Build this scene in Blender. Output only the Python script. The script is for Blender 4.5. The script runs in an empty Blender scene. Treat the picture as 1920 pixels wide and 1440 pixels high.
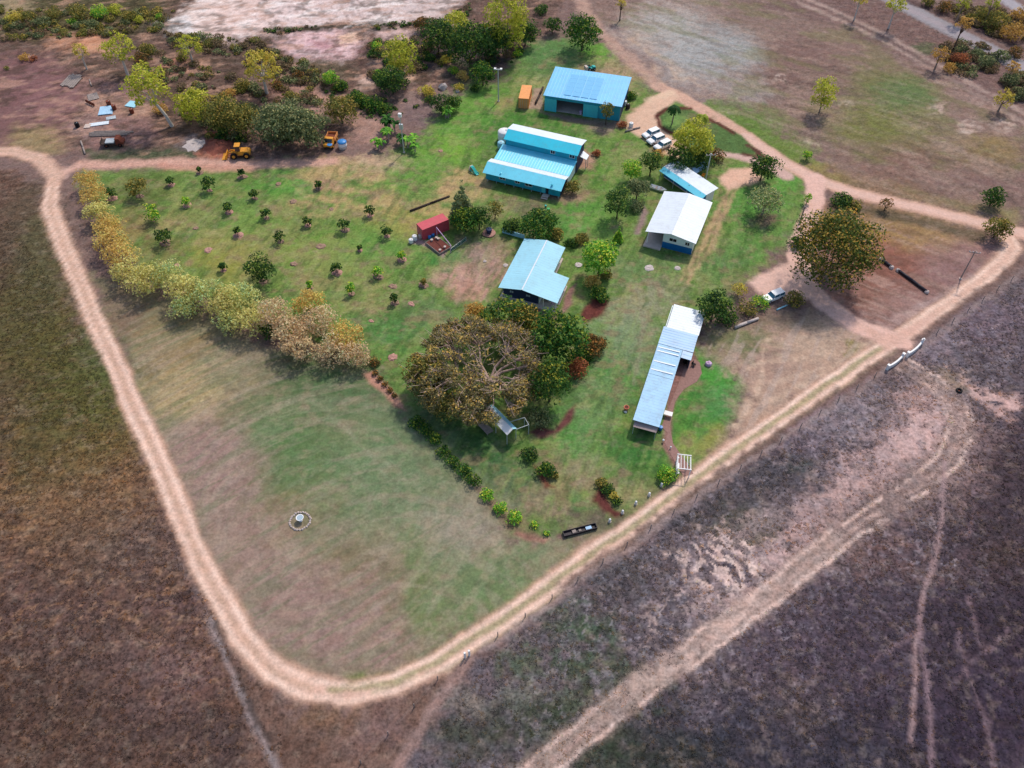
import bpy, math, random
import numpy as np
from mathutils import Vector

# ------------------------------------------------------------------ camera, sky, sun, exposure
S = bpy.context.scene
C = S.collection
FPX, PITCH, CAMH = 1580.0, math.radians(49.5), 110.0
cd = bpy.data.cameras.new('camera'); cd.sensor_width = 36.0; cd.lens = 36.0 * FPX / 1920.0
cd.clip_start = 1.0; cd.clip_end = 8000.0
cam = bpy.data.objects.new('camera', cd); C.objects.link(cam)
cam.location = (0, 0, CAMH); cam.rotation_euler = (math.pi / 2 - PITCH, 0, 0)
S.camera = cam
SUN_AZ, SUN_EL = math.radians(28.0), math.radians(52.0)      # azimuth clockwise from +Y (behind the farm, to the right)
w = bpy.data.worlds.new('World'); S.world = w; w.use_nodes = True
sky = w.node_tree.nodes.new('ShaderNodeTexSky'); sky.sky_type = 'NISHITA'; sky.sun_disc = False
sky.sun_elevation = SUN_EL; sky.sun_rotation = SUN_AZ; sky.air_density = 1.0; sky.dust_density = 2.0
bgn = w.node_tree.nodes['Background']; bgn.inputs['Strength'].default_value = 0.14
w.node_tree.links.new(sky.outputs['Color'], bgn.inputs['Color'])
sd = bpy.data.lights.new('sun', 'SUN'); sd.energy = 2.5; sd.angle = math.radians(4.0); sd.color = (1.0, 0.91, 0.80)
sun = bpy.data.objects.new('sun', sd); C.objects.link(sun)
sv = Vector((math.sin(SUN_AZ) * math.cos(SUN_EL), math.cos(SUN_AZ) * math.cos(SUN_EL), math.sin(SUN_EL)))
sun.rotation_euler = sv.to_track_quat('Z', 'Y').to_euler(); sun.location = (60, 300, 200)
S.view_settings.view_transform = 'Standard'; S.view_settings.look = 'None'
S.view_settings.exposure = 0.2; S.view_settings.gamma = 1.0; S.view_settings.use_curve_mapping = False

# ------------------------------------------------------------------ survey: reading off the photo -> metres on the ground
cth, sth = math.cos(PITCH), math.sin(PITCH)
def at(px, py, z=0.0):
    a = (px - 960.0) / FPX; b = (py - 720.0) / FPX
    d = np.array([a, cth - b * sth, -sth - b * cth]); t = (z - CAMH) / d[2]
    return np.array([d[0] * t, d[1] * t, z])
def ppm(px, py, z=0.0):                        # photo pixels per metre at that spot
    p = at(px, py, z); return FPX / (p[1] * cth + (CAMH - z) * sth)
def srgb(c):
    c = np.asarray(c, float) / 255.0
    return np.where(c <= 0.04045, c / 12.92, ((c + 0.055) / 1.055) ** 2.4)
def A3(c, k=1.0):
    v = srgb(c) * k; return (float(v[0]), float(v[1]), float(v[2]), 1.0)
rnd = random.Random(7)

# ------------------------------------------------------------------ materials
def mat(name, rgb, rough=0.7, metal=0.0, var=0.12, scale=1.5, k=0.9, bump=0.0, spec=0.3, grime=0.0):
    m = bpy.data.materials.new(name); m.use_nodes = True
    nt = m.node_tree; b = nt.nodes['Principled BSDF']
    tc = nt.nodes.new('ShaderNodeTexCoord')
    n1 = nt.nodes.new('ShaderNodeTexNoise'); n1.inputs['Scale'].default_value = scale; n1.inputs['Detail'].default_value = 6; n1.inputs['Roughness'].default_value = 0.65
    nt.links.new(tc.outputs['Object'], n1.inputs['Vector'])
    mr = nt.nodes.new('ShaderNodeMapRange'); mr.inputs['From Min'].default_value = 0.3; mr.inputs['From Max'].default_value = 0.7
    mr.inputs['To Min'].default_value = 1 - var; mr.inputs['To Max'].default_value = 1 + var
    nt.links.new(n1.outputs['Fac'], mr.inputs['Value'])
    mx = nt.nodes.new('ShaderNodeVectorMath'); mx.operation = 'SCALE'
    mx.inputs[0].default_value = A3(rgb, k)[:3]
    nt.links.new(mr.outputs['Result'], mx.inputs['Scale'])
    if grime:
        n2 = nt.nodes.new('ShaderNodeTexNoise'); n2.inputs['Scale'].default_value = 0.9; n2.inputs['Detail'].default_value = 8; n2.inputs['Roughness'].default_value = 0.75
        nt.links.new(tc.outputs['Object'], n2.inputs['Vector'])
        m2 = nt.nodes.new('ShaderNodeMapRange'); m2.inputs['From Min'].default_value = 0.48; m2.inputs['From Max'].default_value = 0.75; m2.inputs['To Max'].default_value = grime
        nt.links.new(n2.outputs['Fac'], m2.inputs['Value'])
        mg = nt.nodes.new('ShaderNodeMix'); mg.data_type = 'RGBA'; mg.inputs[7].default_value = A3((120, 104, 92))
        nt.links.new(m2.outputs['Result'], mg.inputs[0]); nt.links.new(mx.outputs['Vector'], mg.inputs[6]); nt.links.new(mg.outputs[2], b.inputs['Base Color'])
    else: nt.links.new(mx.outputs['Vector'], b.inputs['Base Color'])
    b.inputs['Roughness'].default_value = rough; b.inputs['Metallic'].default_value = metal
    b.inputs['Specular IOR Level'].default_value = spec
    if bump:
        bp = nt.nodes.new('ShaderNodeBump'); bp.inputs['Strength'].default_value = bump; bp.inputs['Distance'].default_value = 0.05
        nt.links.new(n1.outputs['Fac'], bp.inputs['Height']); nt.links.new(bp.outputs['Normal'], b.inputs['Normal'])
    return m

def ground_material():
    m = bpy.data.materials.new('soil_and_grass'); m.use_nodes = True
    nt = m.node_tree; L = nt.links.new; N = nt.nodes.new; b = nt.nodes['Principled BSDF']
    at_ = N('ShaderNodeAttribute'); at_.attribute_name = 'Col'
    ge = N('ShaderNodeNewGeometry')
    def noise(sc, det, ro):
        n = N('ShaderNodeTexNoise'); n.inputs['Scale'].default_value = sc; n.inputs['Detail'].default_value = det; n.inputs['Roughness'].default_value = ro
        L(ge.outputs['Position'], n.inputs['Vector']); return n
    nf = noise(1.0, 5, 0.62); nm = noise(0.45, 6, 0.68); nh = noise(0.55, 4, 0.6)
    def rng(src, a, b_, c, d):
        r = N('ShaderNodeMapRange'); r.inputs['From Min'].default_value = a; r.inputs['From Max'].default_value = b_
        r.inputs['To Min'].default_value = c; r.inputs['To Max'].default_value = d; L(src, r.inputs['Value']); return r.outputs['Result']
    f1 = rng(nf.outputs['Fac'], 0.28, 0.72, -1, 1); f2 = rng(nm.outputs['Fac'], 0.3, 0.7, -1, 1)
    def mth(op, a, b_=None):
        n = N('ShaderNodeMath'); n.operation = op
        for i, v in enumerate((a, b_)):
            if v is None: continue
            if isinstance(v, (int, float)): n.inputs[i].default_value = v
            else: L(v, n.inputs[i])
        return n.outputs[0]
    amp1 = mth('MULTIPLY_ADD', at_.outputs['Alpha'], 0.40); amp1.node.inputs[2].default_value = 0.03
    amp2 = mth('MULTIPLY_ADD', at_.outputs['Alpha'], 0.34); amp2.node.inputs[2].default_value = 0.03
    ng = noise(2.4, 2, 0.55); f3 = rng(ng.outputs['Fac'], 0.3, 0.7, -1, 1)
    amp3 = mth('MULTIPLY_ADD', at_.outputs['Alpha'], 0.34); amp3.node.inputs[2].default_value = 0.05
    v = mth('ADD', mth('MULTIPLY', f1, amp1), mth('MULTIPLY', f2, amp2)); v = mth('ADD', v, mth('MULTIPLY', f3, amp3))
    v = mth('MAXIMUM', mth('ADD', v, 1.0), 0.18)
    sc = N('ShaderNodeVectorMath'); sc.operation = 'SCALE'; L(at_.outputs['Color'], sc.inputs[0]); L(v, sc.inputs['Scale'])
    tint = N('ShaderNodeMix'); tint.data_type = 'RGBA'; tint.blend_type = 'MULTIPLY'
    cr = N('ShaderNodeMix'); cr.data_type = 'RGBA'
    cr.inputs[6].default_value = (1.10, 0.99, 0.90, 1); cr.inputs[7].default_value = (0.91, 1.02, 1.05, 1)
    L(rng(nh.outputs['Fac'], 0.35, 0.65, 0, 1), cr.inputs[0])
    tf = mth('MULTIPLY_ADD', at_.outputs['Alpha'], 0.6); tf.node.inputs[2].default_value = 0.15; L(tf, tint.inputs[0])
    L(sc.outputs['Vector'], tint.inputs[6]); L(cr.outputs[2], tint.inputs[7])
    L(tint.outputs[2], b.inputs['Base Color']); b.inputs['Roughness'].default_value = 0.95; b.inputs['Specular IOR Level'].default_value = 0.1
    bp = N('ShaderNodeBump'); bp.inputs['Distance'].default_value = 0.25
    L(mth('MULTIPLY_ADD', at_.outputs['Alpha'], 0.4), bp.inputs['Strength'])
    bp.inputs['Strength'].links[0].from_node.inputs[2].default_value = 0.08
    L(nf.outputs['Fac'], bp.inputs['Height']); L(bp.outputs['Normal'], b.inputs['Normal'])
    return m

def leaf_material():
    m = bpy.data.materials.new('foliage'); m.use_nodes = True
    nt = m.node_tree; b = nt.nodes['Principled BSDF']; out = nt.nodes['Material Output']
    a = nt.nodes.new('ShaderNodeAttribute'); a.attribute_name = 'Col'
    nt.links.new(a.outputs['Color'], b.inputs['Base Color']); b.inputs['Roughness'].default_value = 0.65; b.inputs['Specular IOR Level'].default_value = 0.2
    t = nt.nodes.new('ShaderNodeBsdfTranslucent'); nt.links.new(a.outputs['Color'], t.inputs['Color'])
    ms = nt.nodes.new('ShaderNodeMixShader'); ms.inputs[0].default_value = 0.42
    nt.links.new(b.outputs[0], ms.inputs[1]); nt.links.new(t.outputs[0], ms.inputs[2]); nt.links.new(ms.outputs[0], out.inputs['Surface'])
    return m

M = dict(
    ground=ground_material(), leaf=leaf_material(),
    bark_white=mat('pale_gum_bark', (205, 196, 186), 0.8, var=0.18, scale=2, bump=0.3),
    bark_grey=mat('grey_bark', (150, 130, 118), 0.9, var=0.25, scale=2, bump=0.4),
    bark_pale=mat('pale_pinkish_bark', (196,170,156), 0.9, var=0.2, scale=2, bump=0.3),
    bark_brown=mat('brown_bark', (92, 74, 62), 0.9, var=0.25, scale=2, bump=0.4),
    roof_blue=mat('blue_steel_roof', (108, 196, 246), 0.42, 0.0, 0.06, 0.35, spec=0.5, grime=0.25),
    wall_teal=mat('teal_steel_cladding', (46, 164, 188), 0.5, 0.0, 0.08, 0.6, grime=0.3),
    door_teal=mat('pale_teal_sliding_door', (80, 200, 212), 0.5, 0.0, 0.07, 0.8),
    roof_cyan=mat('bright_blue_roof_sheet', (44, 212, 238), 0.38, 0.0, 0.07, 0.3, spec=0.5, grime=0.25),
    roof_cyan2=mat('light_blue_roof_sheet', (118, 226, 250), 0.38, 0.0, 0.07, 0.3, spec=0.5, grime=0.22),
    wall_blue=mat('blue_house_cladding', (26, 164, 190), 0.55, 0.0, 0.10, 0.8, grime=0.25),
    roof_pale=mat('pale_aqua_roof_sheet', (162, 218, 236), 0.55, 0.0, 0.06, 0.25, spec=0.25, grime=0.22),
    roof_white=mat('white_roof_sheet', (226, 236, 244), 0.42, 0.0, 0.04, 0.3, k=0.88, grime=0.22),
    roof_zinc=mat('zinc_roof_sheet', (172, 212, 240), 0.6, 0.0, 0.09, 0.35, spec=0.2, grime=0.35),
    roof_zinc2=mat('dull_zinc_roof_sheet', (152, 192, 228), 0.4, 0.0, 0.08, 0.35, grime=0.3),
    wall_cream=mat('pale_wall_sheet', (222, 236, 232), 0.6, 0.0, 0.05, 0.8, grime=0.2),
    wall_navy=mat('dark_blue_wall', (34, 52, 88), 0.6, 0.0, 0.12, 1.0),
    wall_royal=mat('royal_blue_skirting', (20, 104, 164), 0.55, 0.0, 0.10, 1.0),
    wall_rust=mat('faded_rusty_sheet', (168, 150, 148), 0.6, 0.0, 0.2, 1.6, grime=0.5),
    concrete=mat('pale_concrete', (205, 188, 178), 0.9, 0.0, 0.12, 1.2, bump=0.2),
    paving=mat('mauve_brick_paving', (150, 116, 108), 0.9, 0.0, 0.2, 2.5, bump=0.4),
    white=mat('white_paint', (240, 240, 240), 0.5, 0.0, 0.05, 2.0, k=0.88),
    glass=mat('dark_window_glass', (26, 34, 44), 0.12, 0.0, 0.1, 1.0, spec=0.6),
    glass_pale=mat('pale_window_sash', (170, 190, 200), 0.2, 0.0, 0.08, 1.0, spec=0.6),
    dark=mat('dark_shed_interior', (34, 28, 30), 0.95, 0.0, 0.3, 1.0),
    timber=mat('grey_weathered_timber', (150, 138, 132), 0.9, 0.0, 0.25, 2.0, bump=0.4),
    timber_dark=mat('dark_old_timber', (70, 58, 54), 0.9, 0.0, 0.3, 2.0, bump=0.4),
    red=mat('faded_red_container_steel', (206, 84, 96), 0.55, 0.0, 0.10, 0.8, grime=0.35),
    orange=mat('orange_container_steel', (244, 164, 96), 0.6, 0.0, 0.12, 0.8, grime=0.35),
    yellow=mat('yellow_machine_paint', (232, 160, 52), 0.5, 0.0, 0.15, 1.5, grime=0.4),
    black=mat('black_rubber', (26, 25, 26), 0.85, 0.0, 0.2, 2.0),
    blackpipe=mat('black_poly_pipe', (44, 38, 48), 0.55, 0.0, 0.15, 2.0),
    rust=mat('rusty_steel', (120, 62, 44), 0.85, 0.0, 0.3, 2.0, bump=0.4),
    zinc=mat('galvanised_steel', (190, 198, 202), 0.45, 0.3, 0.1, 1.2),
    teal=mat('teal_plastic', (30, 176, 170), 0.45, 0.0, 0.08, 2.0),
    green=mat('green_plastic', (40, 170, 90), 0.45, 0.0, 0.08, 2.0),
    bluep=mat('bright_blue_plastic', (60, 140, 210), 0.4, 0.0, 0.08, 1.0),
    carwhite=mat('white_car_paint', (244, 246, 248), 0.22, 0.0, 0.02, 2.0, k=0.9, spec=0.6),
    carglass=mat('blue_tinted_car_glass', (52, 104, 128), 0.08, 0.0, 0.05, 1.0, spec=0.8),
    mulch=mat('pink_bark_mulch', (176, 134, 122), 0.95, 0.0, 0.35, 3.0, bump=0.6),
    mulch_dull=mat('dull_brown_mulch', (150, 122, 104), 0.95, 0.0, 0.4, 3.0, bump=0.6),
    mulch_red=mat('red_brown_mulch', (112, 62, 54), 0.95, 0.0, 0.3, 3.0, bump=0.6),
    solar=mat('dusty_solar_glass', (112, 190, 236), 0.2, 0.0, 0.05, 1.0, spec=0.6),
    lilac=mat('lilac_plastic_pipe', (206, 170, 206), 0.5, 0.0, 0.05, 2.0),
    terracotta=mat('terracotta_clay', (214, 130, 100), 0.8, 0.0, 0.12, 3.0),
    soil=mat('red_soil_heap', (150, 88, 72), 0.95, 0.0, 0.25, 2.0, bump=0.6),
    stone=mat('pale_stone', (196, 184, 180), 0.9, 0.0, 0.2, 3.0, bump=0.5),
    net=mat('green_shade_cloth', (60, 110, 84), 0.9, 0.0, 0.1, 3.0),
)

# ------------------------------------------------------------------ mesh helpers
class MB:
    def __init__(s): s.v = []; s.f = []
    def poly(s, pts, faces):
        o = len(s.v); s.v += [tuple(map(float, p)) for p in pts]; s.f += [tuple(i + o for i in f) for f in faces]; return s
    def box(s, x0, x1, y0, y1, z0, z1):
        return s.poly([(x0,y0,z0),(x1,y0,z0),(x1,y1,z0),(x0,y1,z0),(x0,y0,z1),(x1,y0,z1),(x1,y1,z1),(x0,y1,z1)],
                      [(0,3,2,1),(4,5,6,7),(0,1,5,4),(1,2,6,5),(2,3,7,6),(3,0,4,7)])
    def slab(s, a, b, c, d, th):                # four top corners (counter-clockwise from above), thickness straight down
        t = [Vector(p) for p in (a, b, c, d)]; bt = [p - Vector((0, 0, th)) for p in t]
        return s.poly(t + bt, [(0,1,2,3),(7,6,5,4),(0,4,5,1),(1,5,6,2),(2,6,7,3),(3,7,4,0)])
    def sheet(s, a, b, c, d, th=0.06, rib=0.62, h=0.018):   # a roof plane with raised ribs running from edge ab to edge dc
        s.slab(a, b, c, d, th); a, b, c, d = map(Vector, (a, b, c, d))
        n = max(2, int((b - a).length / rib)); up = Vector((0, 0, h)); e = (b - a).normalized() * 0.07
        for i in range(1, n):
            t = i / n; p = a.lerp(b, t); q = d.lerp(c, t)
            s.poly([p - e, p + e, q + e, q - e, p + up, q + up], [(0,1,4),(1,2,5,4),(2,3,5),(3,0,4,5)])
        return s
    def tube(s, p, q, r0, r1=None, n=8):
        r1 = r0 if r1 is None else r1; p = Vector(p); q = Vector(q); d = (q - p)
        if d.length < 1e-6: return s
        d.normalize(); a = d.orthogonal().normalized(); b = d.cross(a)
        pts = [p + (a * math.cos(2*math.pi*i/n) + b * math.sin(2*math.pi*i/n)) * r0 for i in range(n)] + \
              [q + (a * math.cos(2*math.pi*i/n) + b * math.sin(2*math.pi*i/n)) * r1 for i in range(n)]
        return s.poly(pts, [(i, (i+1)%n, n+(i+1)%n, n+i) for i in range(n)] + [tuple(range(n))[::-1], tuple(range(n, 2*n))])
    def path(s, pts, r, n=8):
        for i in range(len(pts) - 1): s.tube(pts[i], pts[i+1], r if not isinstance(r, (list, tuple)) else r[i], r if not isinstance(r, (list, tuple)) else r[i+1], n)
        return s
    def lathe(s, prof, n=16, c=(0, 0, 0), lump=0.0, rg=None):
        o = []; m = len(prof)
        for i in range(n):
            a = 2*math.pi*i/n
            for (r, z) in prof:
                k = 1 + (rg.uniform(-lump, lump) if rg else 0)
                o.append((c[0] + r*k*math.cos(a), c[1] + r*k*math.sin(a), c[2] + z*k))
        f = [(i*m+j, ((i+1)%n)*m+j, ((i+1)%n)*m+j+1, i*m+j+1) for i in range(n) for j in range(m-1)]
        return s.poly(o, f)
    def prism(s, prof, y0, y1):                 # profile in x,z extruded along y
        n = len(prof)
        return s.poly([(x, y0, z) for x, z in prof] + [(x, y1, z) for x, z in prof],
                      [(i, (i+1)%n, n+(i+1)%n, n+i) for i in range(n)] + [tuple(range(n))[::-1], tuple(range(n, 2*n))])
    def build(s, name, m, parent=None, smooth=False, bevel=0.0):
        me = bpy.data.meshes.new(name); me.from_pydata(s.v, [], s.f); me.update()
        if smooth: me.polygons.foreach_set('use_smooth', [True] * len(me.polygons))
        me.materials.append(M[m] if isinstance(m, str) else m)
        o = bpy.data.objects.new(name, me); C.objects.link(o)
        if parent: o.parent = parent
        if bevel:
            md = o.modifiers.new('bevel', 'BEVEL'); md.width = bevel; md.segments = 2; md.limit_method = 'ANGLE'
        return o

def tag(o, label, cat, group=None):
    o['label'] = label; o['category'] = cat
    if group: o['group'] = group
    return o
def thing(name, loc, rz, label, cat, group=None, scale=1.0):
    o = bpy.data.objects.new(name, None); C.objects.link(o); o.empty_display_size = 0.5
    o.location = (float(loc[0]), float(loc[1]), float(loc[2]) if len(loc) > 2 else 0.0); o.rotation_euler = (0, 0, rz); o.scale = (scale,) * 3
    return tag(o, label, cat, group)
def np_mesh(name, V, Q, col=None, m=None):
    me = bpy.data.meshes.new(name); nv, nq, k = len(V), len(Q), Q.shape[1]
    me.vertices.add(nv); me.vertices.foreach_set('co', np.ascontiguousarray(V, np.float32).ravel())
    me.loops.add(nq * k); me.loops.foreach_set('vertex_index', np.ascontiguousarray(Q, np.int32).ravel())
    me.polygons.add(nq); me.polygons.foreach_set('loop_start', np.arange(0, nq * k, k, dtype=np.int32))
    if col is not None:
        a = me.attributes.new('Col', 'FLOAT_COLOR', 'POINT'); a.data.foreach_set('color', np.ascontiguousarray(col, np.float32).ravel())
    if m: me.materials.append(m)
    me.update(calc_edges=True); return me
def put(name, me, parent=None, loc=(0, 0, 0)):
    o = bpy.data.objects.new(name, me); C.objects.link(o); o.location = loc
    if parent: o.parent = parent
    return o

# ------------------------------------------------------------------ the ground: one colour survey of the whole farm
_lat = np.random.default_rng(11).random((512, 512)).astype(np.float32)
def vnoise(x, y, seed=0):
    x = x + seed * 37.31; y = y + seed * 91.7
    xi = np.floor(x).astype(int); yi = np.floor(y).astype(int); fx = x - xi; fy = y - yi
    fx = fx*fx*(3-2*fx); fy = fy*fy*(3-2*fy); a = xi & 511; b = yi & 511; a1 = (xi+1) & 511; b1 = (yi+1) & 511
    return (_lat[a, b]*(1-fx) + _lat[a1, b]*fx)*(1-fy) + (_lat[a, b1]*(1-fx) + _lat[a1, b1]*fx)*fy
def fbm(x, y, seed=0, o=4):
    s = 0; amp = 0.5; tot = 0
    for i in range(o):
        s = s + amp * vnoise(x * 2**i, y * 2**i, seed + i * 5); tot += amp; amp *= 0.55
    return s / tot
def grow(a, n, f): 
    out = []; st = a
    for i in range(n): out.append(st); st *= f
    return np.cumsum(out)
xs = np.arange(-72, 72.01, 0.26); xo = np.arange(0.8, 86, 0.8); xo = np.concatenate([xo, 86 + grow(4, 22, 1.28)])
GX = np.concatenate([(-72 - xo)[::-1], xs, 72.1 + xo])
ys = np.arange(24, 122, 0.26); yo = np.arange(0.6, 132, 0.6); yo = np.concatenate([yo, 132 + grow(4, 22, 1.28)])
yn = np.concatenate([np.arange(0.8, 24, 0.8), 24 + grow(4, 22, 1.28)])
GY = np.concatenate([(24 - yn)[::-1], ys, 122 + yo])
nx, ny = len(GX), len(GY)
XX, YY = np.meshgrid(GX, GY, indexing='ij'); VX = XX.ravel(); VY = YY.ravel()
COL = np.zeros((nx * ny, 4), np.float32)
w1 = fbm(VX / 7, VY / 7, 1) - 0.5; w2 = fbm(VX / 7, VY / 7, 2) - 0.5
w3 = fbm(VX / 2.4, VY / 2.4, 3, 2) - 0.5; w4 = fbm(VX / 2.4, VY / 2.4, 4, 2) - 0.5
w5 = fbm(VX / 1.3, VY / 1.3, 8, 3) - 0.5
GK = 0.88
def sstep(a, b, x):
    t = np.clip((x - a) / (b - a), 0, 1); return t * t * (3 - 2 * t)
def seg_dist(X, Y, pts, closed):
    d = np.full(X.shape, 1e9); n = len(pts); T = np.zeros(X.shape)
    for i in range(n if closed else n - 1):
        a = pts[i]; b = pts[(i + 1) % n]; e = b - a; L2 = max(e @ e, 1e-9)
        t = np.clip(((X - a[0]) * e[0] + (Y - a[1]) * e[1]) / L2, 0, 1)
        d = np.minimum(d, np.hypot(X - a[0] - t * e[0], Y - a[1] - t * e[1]))
    return d
def inside(X, Y, pts):
    r = np.zeros(X.shape, bool); n = len(pts)
    for i in range(n):
        a = pts[i]; b = pts[(i + 1) % n]
        if a[1] == b[1]: continue
        c = ((a[1] > Y) != (b[1] > Y)) & (X < (b[0] - a[0]) * (Y - a[1]) / (b[1] - a[1]) + a[0]); r ^= c
    return r
def gpts(px): return np.array([at(*p)[:2] for p in px])
def field(px, soft, warp, line=None, patch=None, op=1.0, fine=0.5, brk=2.6):
    """soft-edged patch of ground: polygon, or a strip of half-width line; returns vertex ids and weights"""
    P = gpts(px); mg = soft + warp + (line or 0) + 1.5
    idx = np.where((VX > P[:,0].min()-mg) & (VX < P[:,0].max()+mg) & (VY > P[:,1].min()-mg) & (VY < P[:,1].max()+mg))[0]
    X = VX[idx] + warp * 2 * w1[idx] + fine * w3[idx]; Y = VY[idx] + warp * 2 * w2[idx] + fine * w4[idx]
    d = seg_dist(X, Y, P, line is None)
    d = d - line if line is not None else np.where(inside(X, Y, P), -d, d)
    d = d + w5[idx] * min(soft, 2.5) * brk
    m = sstep(soft, -soft, d) * op
    if patch:
        sx, sy, ang, lo, hi, sd_ = patch; ca, sa = math.cos(math.radians(ang)), math.sin(math.radians(ang))
        U = (X * ca + Y * sa) / sx; W = (-X * sa + Y * ca) / sy
        m = m * sstep(lo, hi, fbm(U, W, sd_, 4))
    return idx, m
def paint(px, rgb, soft=2.0, warp=2.0, rough=None, **kw):
    idx, m = field(px, soft, warp, **kw); c = srgb(rgb) * GK
    COL[idx, :3] += (c - COL[idx, :3]) * m[:, None]
    if rough is not None: COL[idx, 3] += (rough - COL[idx, 3]) * m
def spot(x, y, r, rgb, rough=None, op=1.0, asp=0.6, **kw):       # a round-ish patch r photo pixels wide
    paint([(x + r*math.cos(a), y + r*asp*math.sin(a)) for a in np.linspace(0, 2*math.pi, 10)[:-1]], rgb, soft=max(1.0, r/ppm(x, y)*0.55), warp=max(0.6, r/ppm(x, y)*0.35), rough=rough, op=op, **kw)
COL[:, :3] = srgb((124, 101, 96)) * GK; COL[:, 3] = 0.5

# far side and right-hand paddock
paint([(1080,0),(1500,0),(1920,230),(1920,420),(1600,340),(1420,250),(1180,60)], (134,110,102), 4, 4, 0.45)
spot(1330,100,150,(158,142,136),0.4,0.8); spot(1250,60,90,(172,156,150),0.35,0.8); spot(1420,60,110,(134,112,104))
paint([(1170,60),(1260,110),(1330,160),(1420,240),(1360,235),(1240,150)], (190,160,138), 3, 4, 0.4, patch=(6,3,-30,0.36,0.6,3))
spot(1500,120,90,(126,100,94)); spot(1560,240,60,(120,100,92),0.5)
paint([(1590,140),(1680,120),(1740,150),(1800,260),(1880,310),(1700,300),(1600,240)], (112,112,68), 6, 5, 0.5, op=0.85)
spot(1690,175,55,(100,116,74),0.5,0.8); spot(1640,245,70,(118,116,68),0.5,0.7); spot(1850,290,60,(142,122,76),0.5,0.7)
paint([(1330,190),(1400,210),(1500,285),(1560,330),(1700,370),(1600,350),(1480,300),(1380,245)], (104,124,60), 2.5, 2, 0.5, op=0.95)
paint([(1500,310),(1640,330),(1800,375),(1900,400),(1900,415),(1700,375),(1560,340)], (150,134,80), 2.5, 2, 0.5, op=0.8)
spot(1680,320,110,(128,98,88),0.5,0.8); spot(1830,350,90,(122,96,92),0.5,0.8)
paint([(1480,20),(1600,60),(1760,160),(1900,240),(1900,225),(1750,130),(1600,40)], (168,142,132), 2, 2, 0.4, op=0.6, patch=(8,2,-31,0.35,0.6,9))
paint([(1380,0),(1540,0),(1760,110),(1920,190),(1920,215),(1740,135),(1560,50)], (112,88,86), 2, 1.5, 0.45, op=0.7)
paint([(1540,0),(1690,0),(1920,130),(1920,190),(1740,100)], (116,92,88), 3, 3, 0.7)
spot(1735,92,22,(82,92,62),0.6,0.8)
for pl in ([(1500,5),(1650,72),(1790,150),(1925,232)], [(1520,0),(1670,70),(1810,148),(1925,215)]): paint(pl, (176,152,142), 0.7, 1.0, 0.25, line=0.8, op=0.8)
paint([(1575,28),(1700,95),(1830,175),(1925,225)], (84,70,70), 0.8, 0.6, 0.4, line=0.5, op=0.6)
paint([(1290,20),(1500,80),(1700,180),(1900,330),(1900,400),(1600,320),(1350,130)], (150,126,114), 3, 5, 0.5, op=0.6, patch=(9,2.2,-30,0.48,0.66,21))
paint([(1290,20),(1500,80),(1700,180),(1900,330),(1900,400),(1600,320),(1350,130)], (98,80,74), 3, 5, 0.6, op=0.6, patch=(10,2.0,-30,0.5,0.7,33))
for (x, y, r) in ((1590,195,14),(1755,205,22),(1815,240,26),(1880,235,22),(1520,270,14),(1360,215,24),(1460,145,14)): spot(x, y, r, (200,176,164), 0.5, 0.7, patch=(1.5,0.9,-25,0.42,0.6,int(x)))
# top-left scrub, sand pit
paint([(-60,-40),(1080,-40),(1000,90),(860,150),(700,210),(600,280),(300,290),(150,280),(-60,260)], (104,82,74), 4, 4, 0.75)
paint([(-60,-40),(330,-40),(300,60),(120,80),(-60,70)], (82,76,52), 4, 4, 0.9)
paint([(-60,110),(90,105),(140,160),(150,240),(120,270),(-60,270)], (126,92,92), 3, 3, 0.4)
spot(75,52,20,(206,150,132),0.4); spot(150,78,55,(206,146,114),0.4,0.95,0.3); spot(190,90,30,(200,150,120),0.4,0.9,0.3); spot(15,5,40,(170,150,120),0.5,0.7)
spot(100,185,50,(134,98,98),0.3); spot(40,240,60,(124,92,90),0.3); spot(70,262,50,(150,130,96),0.4)
paint([(300,45),(360,10),(420,-30),(880,-30),(840,25),(760,50),(600,45),(500,60),(420,72),(340,65)], (232,212,204), 2, 2.5, 0.22)
spot(560,5,110,(222,200,198),0.25,0.8); spot(700,20,80,(214,194,192),0.3,0.8,0.4); spot(800,10,50,(196,178,176),0.3,0.7); spot(330,50,30,(226,224,226),0.2); spot(450,40,70,(236,208,200),0.2,0.7)
paint([(440,0),(700,5),(860,0),(860,-30),(440,-30)], (186,164,160), 2, 2, 0.4, op=0.6, patch=(7,1.6,10,0.45,0.65,17))
paint([(480,62),(540,50),(640,42),(760,42),(830,35),(880,10),(890,25),(840,50),(760,55),(640,55),(520,66)], (66,58,48), 1.0, 1.5, 0.9)
paint([(500,88),(560,62),(640,55),(675,75),(672,100),(640,120),(590,118),(540,100)], (222,188,188), 1.6, 2, 0.3)
spot(600,85,26,(186,132,142),0.3,0.8,0.4); spot(650,72,24,(226,188,160),0.3,0.9,0.4); spot(580,100,30,(218,190,192),0.3,0.7)
spot(740,70,40,(208,178,172),0.4,0.9,0.5); spot(690,155,22,(216,184,170),0.35,0.9,0.5); spot(850,38,20,(200,180,172),0.4,0.7)
spot(420,75,40,(214,190,184),0.4,0.9,0.35); spot(340,125,30,(196,140,116),0.4,0.9,0.4); spot(375,122,25,(204,160,140),0.4,0.8,0.4)
spot(550,175,50,(160,122,112),0.5,0.8,0.6); spot(600,195,30,(186,148,134),0.5,0.8,0.6); spot(400,150,60,(88,70,62),0.8,0.8,0.4); spot(300,55,40,(76,64,54),0.9,0.8,0.5)
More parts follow.
